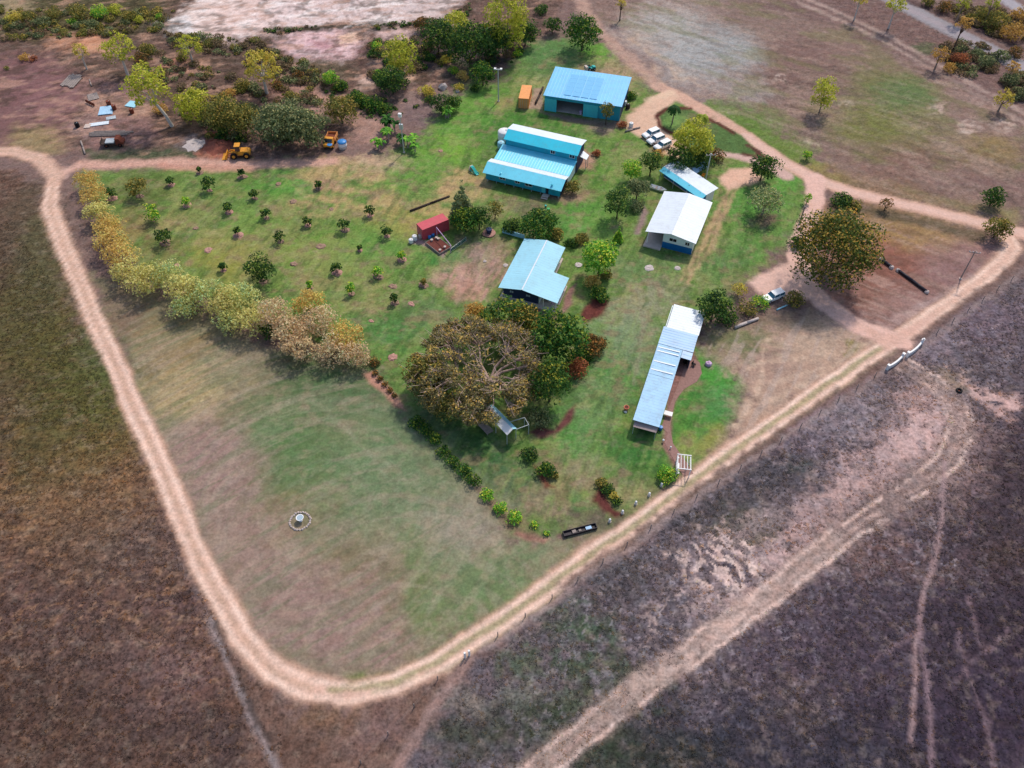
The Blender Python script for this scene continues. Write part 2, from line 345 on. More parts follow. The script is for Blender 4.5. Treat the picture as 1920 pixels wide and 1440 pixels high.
spot(480,80,26,(76,64,56),0.9,0.9,0.4); spot(450,100,60,(92,76,66),0.9,0.7,0.4); spot(600,130,60,(92,84,64),0.9,0.8,0.4); spot(700,100,35,(74,54,48),0.8,0.9,0.7); spot(330,165,70,(98,78,68),0.8,0.7,0.4)
paint([(700,170),(800,130),(960,120),(950,90),(800,80),(690,90)], (74,64,66), 3, 3, 0.7)
spot(880,110,80,(78,70,74),0.7,0.9,0.5); spot(790,190,50,(140,116,112),0.5,0.9,0.6); spot(800,225,50,(118,98,98),0.5,0.9,0.5); spot(760,255,40,(128,104,98),0.5,0.9,0.5)
spot(690,235,45,(166,132,120),0.5,0.9,0.7); spot(870,128,40,(96,100,76),0.6,0.7,0.4); spot(765,145,14,(206,170,150),0.4)
paint([(150,150),(260,160),(300,260),(250,290),(150,285)], (132,102,98), 2, 2, 0.6)
spot(190,195,36,(176,140,124),0.5,0.8); spot(160,240,30,(160,132,124),0.5,0.8); spot(250,205,36,(172,138,118),0.5,0.8,0.5)
paint([(160,285),(330,278),(420,280),(420,298),(300,302),(170,305)], (76,84,62), 1.6, 1.5, 0.7)
spot(365,270,24,(196,184,190),0.5,0.8,0.5); paint([(350,262),(500,268),(480,285),(340,282)], (98,82,82), 2, 2, 0.6); spot(415,275,28,(172,92,76),0.5,0.95,0.9); spot(400,290,30,(170,110,92),0.5,0.8,0.5)

# homestead lawns
paint([(160,320),(560,300),(700,300),(800,250),(850,190),(920,160),(960,130),(985,85),(1100,70),(1180,130),(1230,170),(1300,190),(1480,300),(1520,350),(1500,430),(1400,520),(1300,620),(1330,870),(1200,960),(1060,1010),(960,1000),(880,920),(760,780),(690,690),(480,600),(250,500),(180,400)], (101,130,64), 2.5, 2.0, 0.5)
spot(540,345,45,(95,149,70),0.4); spot(510,360,40,(89,141,58),0.4,0.8); spot(745,340,45,(106,149,65),0.4,1.0,0.6); spot(800,300,50,(106,149,65),0.4,0.8); spot(860,240,50,(106,149,65),0.4,1,0.8); spot(900,200,50,(106,149,65),0.4,1,0.9); spot(845,280,40,(115,158,58),0.4,0.8)
for x, y, r, a in ((620,330,70,0.5),(880,345,45,0.6),(690,380,60,0.5),(600,385,45,0.5),(800,400,60,0.5),(650,310,50,0.3),(560,390,30,0.5),(850,360,35,0.6),(700,330,30,0.5)): spot(x, y, r, (186,156,113), 0.45, 0.85, a, patch=(4,2.5,-15,0.32,0.55,int(x)))
spot(610,345,30,(169,134,111),0.4,0.7,0.4); spot(760,420,60,(153,148,81),0.45,0.8,0.5); spot(640,440,60,(104,139,61),0.4,0.7); spot(700,470,60,(96,141,64),0.4,0.8); spot(640,480,50,(115,154,69),0.4,0.7)
spot(260,360,60,(90,105,55),0.5,0.9); spot(400,420,70,(101,132,67),0.4,0.8); spot(430,480,80,(142,141,70),0.45,0.9); spot(300,470,50,(113,111,66),0.5,0.8); spot(330,420,30,(165,143,98),0.5,0.6); spot(480,420,50,(115,144,69),0.4,0.7); spot(250,420,40,(139,107,79),0.5,0.7)
spot(560,480,60,(117,148,64),0.45,0.8); spot(620,560,50,(104,139,67),0.45,0.8); spot(720,620,70,(83,128,67),0.45,0.9); spot(600,530,40,(151,130,97),0.5,0.6,0.4); spot(700,575,60,(163,143,104),0.5,0.6,0.2); spot(720,720,40,(66,105,49),0.5,0.9)
paint([(810,520),(860,480),(920,450),(960,460),(940,520),(920,560),(860,560)], (181,143,129), 2, 2, 0.4); spot(900,470,40,(146,127,115),0.4,0.8,0.6); spot(870,550,40,(186,141,124),0.4,0.8,0.4)
spot(830,490,40,(68,125,60),0.5,0.8,0.5); spot(800,590,60,(96,122,75),0.45,0.9)
spot(1040,110,60,(90,128,75),0.45,0.9); spot(1120,105,30,(99,154,56),0.45,0.9); spot(1040,150,60,(174,162,118),0.45,0.5,0.3); spot(1140,150,60,(169,141,115),0.45,0.9,0.6); spot(950,195,20,(179,146,107),0.45,0.8)
spot(1000,235,120,(76,125,52),0.4,0.9,0.4); spot(1160,280,60,(101,135,61),0.45,0.9); spot(1140,330,50,(98,137,60),0.45,0.9); spot(1080,395,60,(89,141,60),0.45,0.9,0.5); spot(1110,420,40,(101,141,66),0.45,0.7); spot(1190,300,40,(142,141,94),0.45,0.7)
spot(990,385,40,(122,111,90),0.5,0.8,0.5); spot(920,400,30,(157,137,107),0.5,0.7,0.5); spot(1050,430,40,(89,144,64),0.4,0.8,0.6)
spot(1200,510,60,(108,128,87),0.4,0.9,0.5); spot(1240,520,60,(104,135,77),0.4,0.8); spot(1170,600,60,(108,135,84),0.4,0.8); spot(1200,570,50,(174,146,115),0.4,0.5,0.6); spot(1260,540,40,(144,134,102),0.4,0.7)
spot(1140,700,60,(81,128,67),0.45,0.9,1.2); spot(1100,820,70,(83,135,67),0.45,0.9,1.0); spot(1150,860,60,(96,130,64),0.45,0.8,0.8); spot(1060,900,60,(148,124,94),0.45,0.7,0.8); spot(1080,960,50,(130,113,94),0.45,0.8,0.5); spot(980,930,60,(134,120,102),0.45,0.8,0.7)
spot(900,870,90,(59,96,56),0.5,0.9,0.6); spot(830,800,60,(57,91,50),0.5,0.9,0.8); spot(940,900,50,(74,99,67),0.5,0.7,0.6); spot(1190,860,60,(64,114,55),0.45,0.9,0.6); spot(1240,820,40,(57,105,52),0.45,0.9)  # darker lawn, partly tree and bunkhouse shade painted into the colour
spot(1120,970,60,(99,88,79),0.45,0.9,0.4); spot(1090,940,30,(74,128,58),0.45,0.7); spot(1190,920,50,(139,120,98),0.45,0.6,0.6)
paint([(1240,660),(1330,650),(1390,720),(1370,800),(1320,860),(1260,880),(1250,800)], (87,135,60), 2, 2, 0.45); spot(1340,750,45,(82,132,72),0.4,1.0,0.9); spot(1325,700,50,(76,146,60),0.4,0.8,0.6); spot(1290,840,40,(148,143,81),0.45,0.6); spot(1340,830,30,(144,141,77),0.45,0.7,1.2); spot(1300,760,30,(72,125,56),0.4,0.8,1.2)
paint([(1300,640),(1380,610),(1560,590),(1660,640),(1600,690),(1480,770),(1370,850),(1390,720),(1340,660)], (174,146,129), 2.5, 2.5, 0.35); spot(1440,680,50,(157,130,118),0.35,0.8); spot(1530,640,60,(186,160,140),0.35,0.8); spot(1390,640,60,(98,111,69),0.45,0.8,0.5); spot(1600,660,16,(139,130,77),0.5,0.9,1.4); spot(1430,790,40,(183,152,131),0.35,0.7); spot(1480,600,60,(120,109,90),0.4,0.7,0.3)
for k, (x0, y0, x1, y1) in enumerate(((1430,640,1560,620),(1400,690,1640,640),(1420,760,1560,690),(1380,800,1430,680),(1450,720,1620,655),(1440,640,1400,780))): paint([(x0,y0),((x0+x1)/2+8,(y0+y1)/2),(x1,y1)], (206,178,156), 0.6, 1.2, 0.3, line=0.35, op=0.55)
spot(1400,380,70,(89,139,64),0.45,0.9,0.7); spot(1440,440,60,(96,137,66),0.45,0.9,0.6); spot(1470,340,30,(90,146,61),0.45,0.9); spot(1380,470,50,(93,132,67),0.45,0.8); spot(1330,440,40,(117,132,77),0.45,0.7); spot(1340,500,50,(101,132,79),0.45,0.7)
for pl in ([(1385,340),(1360,390),(1340,440),(1315,490),(1290,530)], [(1372,345),(1346,395),(1326,440),(1300,490),(1278,525)]): paint(pl, (190,158,124), 0.5, 0.8, 0.3, line=0.55, op=0.8)
spot(1435,415,24,(107,88,81),0.5,0.9,0.6); spot(1450,520,60,(237,192,163),0.25,0.0)
# triangle with the big round tree
paint([(1520,390),(1560,380),(1700,410),(1830,440),(1890,460),(1860,500),(1760,570),(1680,620),(1600,590),(1530,540),(1500,450)], (146,112,106), 2, 1.5, 0.35)
spot(1640,470,80,(146,98,78),0.35,0.9,0.7); spot(1680,500,60,(138,92,80),0.35,0.9,0.6); spot(1640,420,90,(152,124,80),0.4,0.8,0.4); spot(1740,440,80,(158,130,86),0.4,0.8,0.35); spot(1640,560,60,(138,98,86),0.35,0.8,0.5); spot(1790,500,60,(140,110,108),0.3,0.7); spot(1700,570,60,(156,128,122),0.3,0.6,0.3)
paint([(1560,372),(1700,402),(1850,440),(1840,455),(1700,418),(1560,388)], (92,82,64), 1.0, 1.0, 0.5, op=0.9)
for k in range(4): paint([(1560+20*k,610-8*k),(1640+10*k,622-9*k),(1720+15*k,590-12*k),(1800+12*k,545-14*k)], (174,148,142), 0.6, 0.8, 0.3, line=0.4, op=0.6)
# lower-left mown paddock
paint([(180,520),(270,540),(480,640),(690,700),(760,790),(880,920),(960,1005),(1060,1020),(1180,980),(1060,1080),(900,1190),(760,1270),(640,1285),(540,1270),(460,1190),(390,1060),(310,880),(230,680)], (127,118,93), 2, 1.5, 0.3)
spot(230,600,50,(125,104,87),0.35,0.9,1.2); spot(320,650,70,(140,120,81),0.35,0.8,0.8); spot(350,730,60,(150,126,81),0.35,0.9,0.8); spot(430,680,50,(144,128,106),0.35,0.8,0.6); spot(400,860,70,(146,118,108),0.3,0.9,0.9); spot(450,910,40,(135,106,100),0.3,0.8)
spot(540,820,70,(81,118,68),0.35,0.9,0.9); spot(600,900,110,(117,126,89),0.3,0.8,0.8); spot(520,760,60,(115,122,86),0.35,0.8); spot(620,720,80,(88,112,74),0.35,0.9,0.6); spot(560,690,60,(79,96,63),0.4,0.8,0.5); spot(720,860,110,(111,133,92),0.3,0.9,0.9); spot(700,780,70,(100,124,86),0.3,0.8); spot(640,800,60,(136,135,102),0.3,0.6)
spot(800,960,120,(132,133,104),0.3,0.8,0.8); spot(860,980,80,(148,138,122),0.3,0.7); spot(780,1020,50,(120,130,90),0.3,0.6,1.2); spot(940,1080,80,(117,133,92),0.3,0.9,0.6); spot(870,1130,80,(111,126,86),0.3,0.9,0.6); spot(1000,1040,50,(132,137,104),0.3,0.8)
spot(480,1010,80,(135,116,97),0.3,0.8,0.8); spot(540,940,50,(127,112,81),0.3,0.6); spot(500,1130,90,(142,116,104),0.3,0.9,0.8); spot(640,1150,110,(144,116,104),0.3,0.9,0.8); spot(640,1060,80,(125,114,89),0.3,0.8); spot(720,1190,50,(150,120,106),0.3,0.8); spot(790,1130,34,(116,126,80),0.3,0.5,2.0); spot(590,1120,40,(115,95,87),0.3,0.6)
paint([(640,1260),(760,1250),(900,1165),(1000,1095),(1080,1040),(1060,1070),(920,1175),(780,1265),(660,1285)], (117,126,60), 0.8, 1.0, 0.5, op=0.85); spot(675,1263,26,(88,116,47),0.6,0.9,0.5)
for k in range(26):                                              # mower and wheel passes curving over the paddock
    t = k / 25; cx, cy = 560 + 60*math.sin(k*1.7), 975 + 40*math.cos(k*2.3); R0 = 60 + 300*t; a0 = (k*2.4) % 6.28
    pts = [(cx + R0*math.cos(a0+b)*1.05, cy + R0*0.72*math.sin(a0+b)) for b in np.linspace(0, 1.1, 7)]
    pts = [p for p in pts if 420 < p[0] < 1000 and 720 < p[1] < 1230 and (p[0]-400)*0.75+ (p[1]-700) < 800]
    if len(pts) > 2: paint(pts, ((96,110,78), (162,150,129), (154,132,118), (100,122,80))[k % 4], 0.5, 1.0, None, line=0.35, op=0.4)
for pl in ([(770,920),(780,1000),(790,1080),(800,1180)], [(755,990),(765,1060),(775,1150)]): paint(pl, (102,124,78), 1.0, 0.8, None, line=0.8, op=0.4)
for pl in ([(880,1000),(860,1060),(830,1110),(800,1150)], [(900,990),(950,1050),(960,1100)], [(700,850),(800,930),(900,1030)], [(600,760),(700,860),(800,1000)]): paint(pl, (175,163,141), 0.5, 0.8, None, line=0.3, op=0.5)
# left paddock beyond the track
paint([(-90,300),(30,320),(80,400),(130,530),(190,680),(270,860),(350,1040),(430,1190),(480,1270),(560,1330),(560,1500),(-90,1500)], (99,76,66), 1.5, 1.5, 1.0)
spot(60,600,90,(91,87,48),0.9,0.9,1.2); spot(150,740,110,(87,89,45),0.9,0.9,0.8); spot(40,430,60,(101,82,70),0.8,0.9,1.2); spot(80,480,40,(93,93,59),0.9,0.7,2); spot(180,660,40,(79,87,51),0.9,0.7,2); spot(200,830,60,(107,89,53),1,0.8); spot(150,900,120,(126,95,68),1,0.75,0.7); spot(250,1000,100,(101,79,73),1,0.8); spot(100,1150,140,(93,72,68),1,0.8); spot(300,1280,120,(104,72,63),1,0.8); spot(60,1350,90,(87,66,59),1,0.7); spot(330,1130,60,(95,74,73),1,0.8); spot(400,1390,70,(79,64,63),1,0.8); spot(40,1000,60,(107,80,61),1,0.6)
paint([(-90,560),(200,760),(400,1150),(500,1440),(-90,1440)], (163,126,98), 3, 3, None, op=0.45, patch=(0.9,0.7,0,0.55,0.7,41))
paint([(-90,560),(200,760),(400,1150),(500,1440),(-90,1440)], (65,52,48), 3, 3, None, op=0.4, patch=(1.1,0.8,0,0.56,0.7,55))
paint([(-90,760),(200,800),(300,960),(-90,1000)], (185,141,95), 4, 3, None, op=0.3, patch=(1.0,0.7,0,0.5,0.62,61))
# below the bend, and the big dark paddock beyond the fence, with corner falloff painted in
paint([(470,1290),(560,1335),(680,1335),(800,1285),(880,1240),(830,1330),(720,1500),(460,1500)], (113,89,80), 1.5, 1.5, 0.8); spot(700,1370,60,(118,95,93),0.7,0.7); spot(620,1350,60,(123,95,71),0.8,0.6,0.4); spot(560,1400,60,(93,71,62),0.8,0.7)
paint([(880,1245),(1050,1120),(1250,980),(1400,875),(1560,765),(1690,680),(1930,500),(2150,420),(2150,1520),(700,1520)], (99,89,94), 1.2, 1.0, 0.95)
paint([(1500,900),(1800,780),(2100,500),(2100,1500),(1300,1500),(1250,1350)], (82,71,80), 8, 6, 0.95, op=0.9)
spot(1850,600,90,(110,95,105),0.9,0.8); spot(1600,1250,160,(89,76,88),0.95,0.8,0.6); spot(1800,1350,130,(80,69,86),0.95,0.9,0.7); spot(1850,1050,90,(89,74,80),0.95,0.8); spot(1860,850,70,(74,60,67),0.95,0.9,1); spot(1350,1400,120,(65,65,76),0.95,0.9,0.6); spot(1560,1420,90,(58,60,76),0.95,0.9,0.5); spot(1480,1300,70,(93,79,83),0.95,0.7)
spot(1090,1180,70,(67,84,64),0.95,0.9,0.6); spot(980,1240,50,(76,89,67),0.95,0.8); spot(1030,1320,80,(60,71,53),0.95,0.9); spot(900,1370,80,(65,69,59),0.95,0.9); spot(1110,1425,80,(44,60,43),0.95,0.95,0.5); spot(1200,1300,70,(70,86,69),0.95,0.6,0.4); spot(1130,1260,60,(63,79,59),0.95,0.7); spot(870,1310,40,(118,110,105),0.9,0.8,0.6); spot(1000,1290,60,(114,112,105),0.9,0.7,0.3); spot(1150,1080,60,(87,84,86),0.95,0.7)
spot(1300,960,60,(74,71,74),0.95,0.8,0.5); spot(1450,900,80,(77,74,80),0.95,0.8,0.5); spot(1500,870,30,(63,74,71),0.95,0.9); spot(1400,990,60,(80,81,67),0.95,0.9,0.6); spot(1560,800,70,(133,121,128),0.9,0.8,0.6); spot(1500,840,50,(108,95,105),0.95,0.6); spot(1620,760,60,(140,127,133),0.9,0.7,0.5); spot(1750,650,60,(125,112,121),0.9,0.8); spot(1780,720,40,(135,118,98),0.8,0.8)
spot(1640,1040,70,(117,89,83),0.95,0.6,0.5); spot(1750,1080,50,(118,94,88),0.95,0.6,0.5); spot(1880,1040,40,(97,79,59),0.95,0.6,0.5); spot(1500,1340,60,(103,91,88),0.95,0.6,0.4)
paint([(1100,1050),(1500,800),(1900,560),(1920,1440),(900,1440)], (160,148,157), 4, 3, None, op=0.42, patch=(0.8,0.65,0,0.56,0.72,71))
paint([(1100,1050),(1500,800),(1900,560),(1920,1440),(900,1440)], (58,49,60), 4, 3, None, op=0.4, patch=(1.3,1.0,0,0.53,0.7,75))
# closer readings of some places
spot(1330,100,95,(163,167,167),0.35,0.75,0.5); spot(1250,50,70,(167,167,162),0.35,0.6,0.5); spot(1400,170,50,(163,157,153),0.4,0.5,0.5)
spot(1180,620,70,(138,144,121),0.4,0.55,1.0); spot(1120,760,50,(125,138,102),0.4,0.4,1.2); spot(1230,560,50,(133,138,116),0.4,0.5,0.6); spot(1090,880,50,(134,129,102),0.4,0.5,0.8)
spot(350,740,75,(176,155,116),0.35,0.8,0.8); spot(430,700,50,(161,146,109),0.35,0.5,0.6); spot(300,650,50,(152,133,106),0.35,0.5,0.8)
spot(300,1270,110,(110,90,90),1,0.55,0.7); spot(150,1250,120,(95,78,74),1,0.5,0.7); spot(250,1020,90,(98,82,79),1,0.5,0.7)
spot(1830,1400,150,(62,52,66),0.9,0.75,0.7); spot(1900,1150,90,(68,56,62),0.9,0.6,1.2); spot(1620,1430,150,(60,56,66),0.9,0.6,0.4); spot(1250,1420,120,(58,60,60),0.9,0.6,0.4)  # frame-corner falloff painted as darker ground at the lower right
spot(1420,240,60,(95,125,56),0.45,0.7,0.6); spot(1480,285,50,(106,127,60),0.45,0.7,0.5); spot(1360,205,40,(102,125,64),0.45,0.6,0.5); spot(1690,180,60,(93,114,70),0.5,0.6,0.6); spot(1650,250,80,(112,118,62),0.5,0.55,0.5)
spot(1850,1300,220,(53,43,56),0.9,0.75,0.9); spot(1500,1430,260,(55,50,60),0.9,0.75,0.45); spot(1180,1300,70,(72,82,62),0.9,0.5,0.5); spot(1080,1380,90,(60,72,52),0.9,0.6,0.5); spot(1150,1430,140,(45,54,42),0.9,0.7,0.4); spot(1880,950,120,(62,50,56),0.9,0.7,1.0); spot(1650,1200,160,(70,60,70),0.9,0.6,0.6); spot(1450,930,110,(74,69,72),0.9,0.5,0.4)  # paddock grass, with darkening toward the lower-right corner painted over it
spot(140,820,110,(86,82,46),1,0.55,0.7); spot(150,960,130,(104,84,66),1,0.5,0.7); spot(60,1360,200,(74,58,53),1,0.6,0.8); spot(330,1390,150,(77,62,60),1,0.6,0.5); spot(40,760,110,(79,73,42),1,0.6,1.4); spot(60,480,80,(79,71,54),1,0.5,1.8)  # olive and brown grass patches, plus painted corner darkening at lower left
# bare pink scalds
for pg, op in (([(1640,850),(1690,800),(1760,775),(1790,800),(1780,850),(1720,880),(1660,890)], 0.95), ([(1560,940),(1640,880),(1700,880),(1640,930),(1590,960)], 0.9), ([(1450,1050),(1560,950),(1600,960),(1520,1030),(1470,1080)], 0.9), ([(1800,690),(1860,720),(1920,760),(1900,780),(1830,740)], 0.8), ([(1680,740),(1760,730),(1830,790),(1800,850),(1720,800)], 0.6), ([(1600,880),(1500,960),(1420,1040),(1460,1060),(1560,980)], 0.6), ([(1370,1120),(1430,1080),(1470,1070),(1450,1110),(1400,1140)], 0.9)):
    paint(pg, (218,180,172), 1.6, 2.4, 0.35, op=op, patch=(2.0,1.1,-25,0.28,0.44,int(pg[0][0])), fine=1.5)
paint([(1270,1060),(1340,990),(1420,1000),(1440,1050),(1400,1120),(1330,1120)], (222,194,184), 2.5, 2.5, 0.5, patch=(1.5,0.6,-50,0.5,0.6,81), fine=1.5)
paint([(1180,1160),(1300,1060),(1380,1130),(1330,1180),(1220,1200)], (176,156,152), 3, 2, 0.7, op=0.7, patch=(0.8,0.5,-40,0.56,0.66,85))
paint([(1680,700),(1800,720),(1880,800),(1820,900),(1700,960),(1600,940)], (150,126,124), 4, 3, 0.8, op=0.5)
paint([(1320,1010),(1450,960),(1600,850),(1700,760),(1800,745),(1800,850),(1700,930),(1560,1020),(1450,1110),(1340,1180),(1290,1120)], (168,146,146), 3, 3, 0.6, op=0.55, patch=(3,1.6,35,0.30,0.55,88))
paint([(1560,930),(1660,850),(1740,780),(1790,800),(1760,860),(1640,930)], (212,178,172), 2.5, 3, 0.4, op=0.7, patch=(2.4,1.3,30,0.36,0.52,89))
paint([(1540,960),(1700,860),(1780,830),(1820,800),(1780,940),(1600,1040),(1440,1120)], (126,106,104), 3, 2, 0.8, op=0.7)

# ------------------------------------------------------------------ mowing lines, thatch and wear
def tex(px, rgb, amt, noise, lo, hi, soft=3.0):
    idx, m = field(px, soft, 2.0); m = m * sstep(lo, hi, noise(VX[idx], VY[idx])) * amt; c = srgb(rgb) * GK
    COL[idx, :3] += (c - COL[idx, :3]) * m[:, None]
PAD = [(190,560),(280,560),(480,650),(690,710),(760,800),(880,930),(960,1010),(1060,1030),(1060,1070),(900,1180),(760,1260),(640,1275),(540,1255),(460,1170),(390,1040),(310,870),(230,680)]
spot(400,880,75,(156,128,120),0.3,0.7,0.9); spot(620,1150,100,(148,120,112),0.3,0.65,0.7); spot(490,1010,70,(146,126,106),0.3,0.55,0.8); spot(700,1200,50,(152,122,112),0.3,0.6,0.7); spot(850,1000,80,(140,132,118),0.3,0.5,0.7)
spot(560,850,90,(84,116,70),0.3,0.6,0.8); spot(740,900,110,(108,128,94),0.3,0.6,0.8); spot(660,740,80,(82,108,70),0.3,0.6,0.6); spot(900,1080,110,(106,126,86),0.3,0.5,0.5)
paint([(300,800),(400,760),(470,880),(500,1020),(640,1090),(760,1180),(740,1255),(580,1280),(450,1180),(380,1030)], (150,124,116), 4, 4, 0.3, op=0.75)
paint([(200,380),(420,340),(640,420),(760,560),(600,560),(420,510),(260,470)], (142,136,86), 5, 5, 0.4, op=0.5, patch=(5,3,10,0.36,0.58,31))
LAWN = [(190,330),(700,310),(850,220),(960,140),(1100,80),(1230,180),(1480,310),(1500,430),(1400,520),(1300,620),(1330,860),(1200,950),(1060,1000),(960,990),(880,910),(760,770),(690,680),(480,600),(250,490)]
def polar(cx, cy, dr, da, sd_):
    c = at(cx, cy)
    def f(X, Y):
        r = np.hypot(X - c[0], Y - c[1]) + 0.8 * fbm(X / 9, Y / 9, sd_ + 50, 2); th = np.arctan2(Y - c[1], X - c[0]); return fbm(r / dr, th * da + 20, sd_, 3)
    return f
def streak(ang, a, b, sd_):
    ca, sa = math.cos(math.radians(ang)), math.sin(math.radians(ang))
    return lambda X, Y: fbm((X*ca + Y*sa) / a, (-X*sa + Y*ca) / b, sd_, 4)
tex(PAD, (176,166,144), 0.15, polar(590, 960, 1.1, 1.1, 5), 0.52, 0.66); tex(PAD, (78,104,62), 0.16, polar(590, 960, 1.0, 1.0, 15), 0.54, 0.68)
tex(PAD, (170,152,136), 0.25, polar(760, 1250, 1.3, 2.5, 25), 0.54, 0.66); tex(PAD, (92,112,78), 0.35, streak(35, 12, 0.9, 35), 0.54, 0.68); tex(PAD, (160,140,120), 0.28, streak(0, 2.2, 1.6, 45), 0.55, 0.7)
tex(LAWN, (168,152,108), 0.30, streak(20, 3.4, 2.6, 6), 0.55, 0.72); tex(LAWN, (52,88,40), 0.42, streak(70, 4.5, 1.3, 16), 0.54, 0.70); tex(LAWN, (134,156,88), 0.24, streak(70, 9, 0.8, 26), 0.54, 0.66); tex(LAWN, (142,114,96), 0.46, streak(0, 2.6, 1.9, 36), 0.56, 0.72)
ALLP = [(-200,-40),(2120,-40),(2300,420),(2200,1520),(-400,1520)]
tex(ALLP, (66,56,48), 0.16, streak(0, 1.5, 1.2, 46), 0.56, 0.72, 1.0); tex(ALLP, (186,164,146), 0.12, streak(0, 1.2, 0.9, 56), 0.57, 0.72, 1.0)
NE = [(1080,0),(1500,0),(1920,230),(1920,420),(1600,340),(1420,250),(1180,60)]
tex(NE, (184,160,144), 0.22, streak(-32, 9, 1.2, 66), 0.54, 0.68); tex(NE, (92,78,68), 0.28, streak(-32, 7, 1.1, 76), 0.54, 0.70); tex(NE, (112,116,68), 0.35, streak(-30, 8, 4, 86), 0.52, 0.68)
PIT = [(300,45),(420,-30),(880,-30),(840,25),(760,50),(600,45),(500,60),(420,72),(340,65)]
tex(PIT, (196,164,154), 0.35, streak(14, 7, 1.5, 96), 0.50, 0.66); tex(PIT, (140,112,104), 0.4, streak(-60, 3, 0.9, 97), 0.56, 0.68); tex(PIT, (246,234,230), 0.6, streak(10, 6, 2, 98), 0.55, 0.68); tex([(500,88),(560,62),(640,55),(675,75),(672,100),(640,120),(590,118),(540,100)], (150,112,112), 0.6, streak(20, 3, 1.0, 99), 0.52, 0.66)
NW = [(-60,-40),(1080,-40),(1000,90),(860,150),(700,210),(600,280),(300,290),(150,280),(-60,260)]
tex(NW, (60,52,40), 0.55, streak(0, 3.0, 2.0, 101), 0.52, 0.68); tex(NW, (190,150,130), 0.45, streak(10, 4.0, 1.6, 102), 0.56, 0.70)
TRI = [(1530,400),(1700,415),(1880,465),(1760,565),(1680,610),(1540,540)]
tex(TRI, (178,150,138), 0.45, streak(-35, 6, 1.0, 103), 0.54, 0.68); tex(TRI, (104,76,66), 0.45, streak(-35, 5, 1.0, 104), 0.54, 0.70)
tex([(1300,640),(1560,590),(1660,640),(1480,770),(1370,850),(1390,720)], (180,160,150), 0.5, streak(60, 8, 0.8, 105), 0.54, 0.68)

# ------------------------------------------------------------------ tracks, drives, paths (painted into the survey and laid as thin sheets)
SHEETS = []
def strip(name, px, rgb, half, soft=0.5, warp=0.5, rough=0.12, op=1.0, sheet=None, closed=False, fine=0.5, brk=1.1):
    kw = {} if closed else dict(line=half)
    idx, m = field(px, max(soft, 0.45), warp, op=op, fine=fine, brk=brk, **kw); c = srgb(rgb) * GK
    COL[idx, :3] += (c - COL[idx, :3]) * m[:, None]; COL[idx, 3] += (rough - COL[idx, 3]) * m
    if sheet: SHEETS.append((sheet, idx[m > 0.5 * op]))
T1 = [(-60,283),(30,283),(75,297),(103,330),(92,385),(118,460),(158,550),(205,660),(258,780),(303,880),(352,1000),(402,1105),(452,1190),(512,1258),(580,1294),(660,1302),(740,1282),(830,1237),(950,1158),(1100,1050),(1250,942),(1400,832),(1550,722),(1700,622),(1800,556),(1882,490),(1900,462),(1885,440)]
strip('', [(95,300),(110,320),(150,310),(110,340)], (216,176,160), 0, 1.2, 1.0, closed=True, sheet='track')
strip('', T1, (190,154,134), 1.8, 0.65, 0.9, 0.35, sheet='track', fine=0.15, brk=0.7)
strip('', T1, (220,182,164), 1.3, 0.6, 0.7, 0.25, 0.8, fine=0.15, brk=0.6)
for off, c, hw, op in ((0.0,(180,150,126),0.3,0.55),):
    strip('', T1[:15], c, hw, 0.5, 0.3, 0.3, op)
strip('', [(620,1296),(740,1278),(830,1233),(950,1155),(1100,1047),(1250,939),(1400,829),(1550,719),(1690,624)], (150,146,108), 0.55, 0.45, 0.4, 0.45, 0.75)
strip('', [(700,1300),(840,1252),(960,1176),(1110,1067),(1260,958),(1410,848),(1560,738),(1690,650)], (158,152,118), 0.25, 0.35, 0.3, 0.4, 0.5)
for d in (-1.0, 1.0):                                            # compacted wheel lines
    W = gpts(T1); 
    tg = np.gradient(W, axis=0); nn = np.stack([-tg[:,1], tg[:,0]], 1) / np.linalg.norm(tg, axis=1)[:, None]
    Wd = W + nn * d
    idx = np.where((VY < 150) & (np.abs(VX) < 110))[0]; dd = seg_dist(VX[idx] + w1[idx]*0.7, VY[idx] + w2[idx]*0.7, Wd, False) - 0.3
    m = sstep(0.45, -0.45, dd) * 0.75 * (0.55 + 0.9*fbm(VX[idx]/5, VY[idx]/5, 64, 3)); COL[idx, :3] += (srgb((240,208,190)) * GK - COL[idx, :3]) * m[:, None]
paint([(1060,1100),(1200,1000),(1400,857),(1560,745),(1720,636),(1930,480)], (112,90,84), 0.7, 0.5, 0.6, line=0.8, op=0.85)
paint([(900,1225),(1060,1110),(1250,975),(1400,870),(1560,762),(1730,650),(1930,500)], (150,132,130), 0.5, 0.6, 0.5, line=0.4, op=0.7)
T2 = [(1925,440),(1860,424),(1800,409),(1700,385),(1600,360),(1530,338),(1470,305),(1400,255),(1330,213),(1270,178),(1235,163)]
strip('', T2, (206,166,146), 1.9, 0.35, 0.3, 0.2, sheet='drive'); strip('', T2[:8], (224,188,174), 1.2, 0.6, 0.4, 0.1, 0.7)
strip('', [(1235,163),(1205,135),(1160,95),(1120,50),(1080,-10)], (188,154,138), 1.8, 1.2, 1.2, 0.3, 0.75, sheet='drive')
strip('', [(1190,205),(1215,185),(1255,170),(1280,180),(1255,200),(1235,215),(1240,240),(1270,260),(1290,275),(1275,300),(1245,290),(1205,262),(1175,240),(1172,222)], (216,180,156), 0, 0.7, 0.6, 0.15, closed=True, sheet='drive')
paint([(1215,188),(1260,176)], (226,196,168), 0.8, 0.5, 0.1, line=1.0, op=0.6)
strip('', [(1340,283),(1390,292),(1430,305),(1475,330)], (204,170,160), 1.6, 0.5, 0.4, 0.15, sheet='drive')
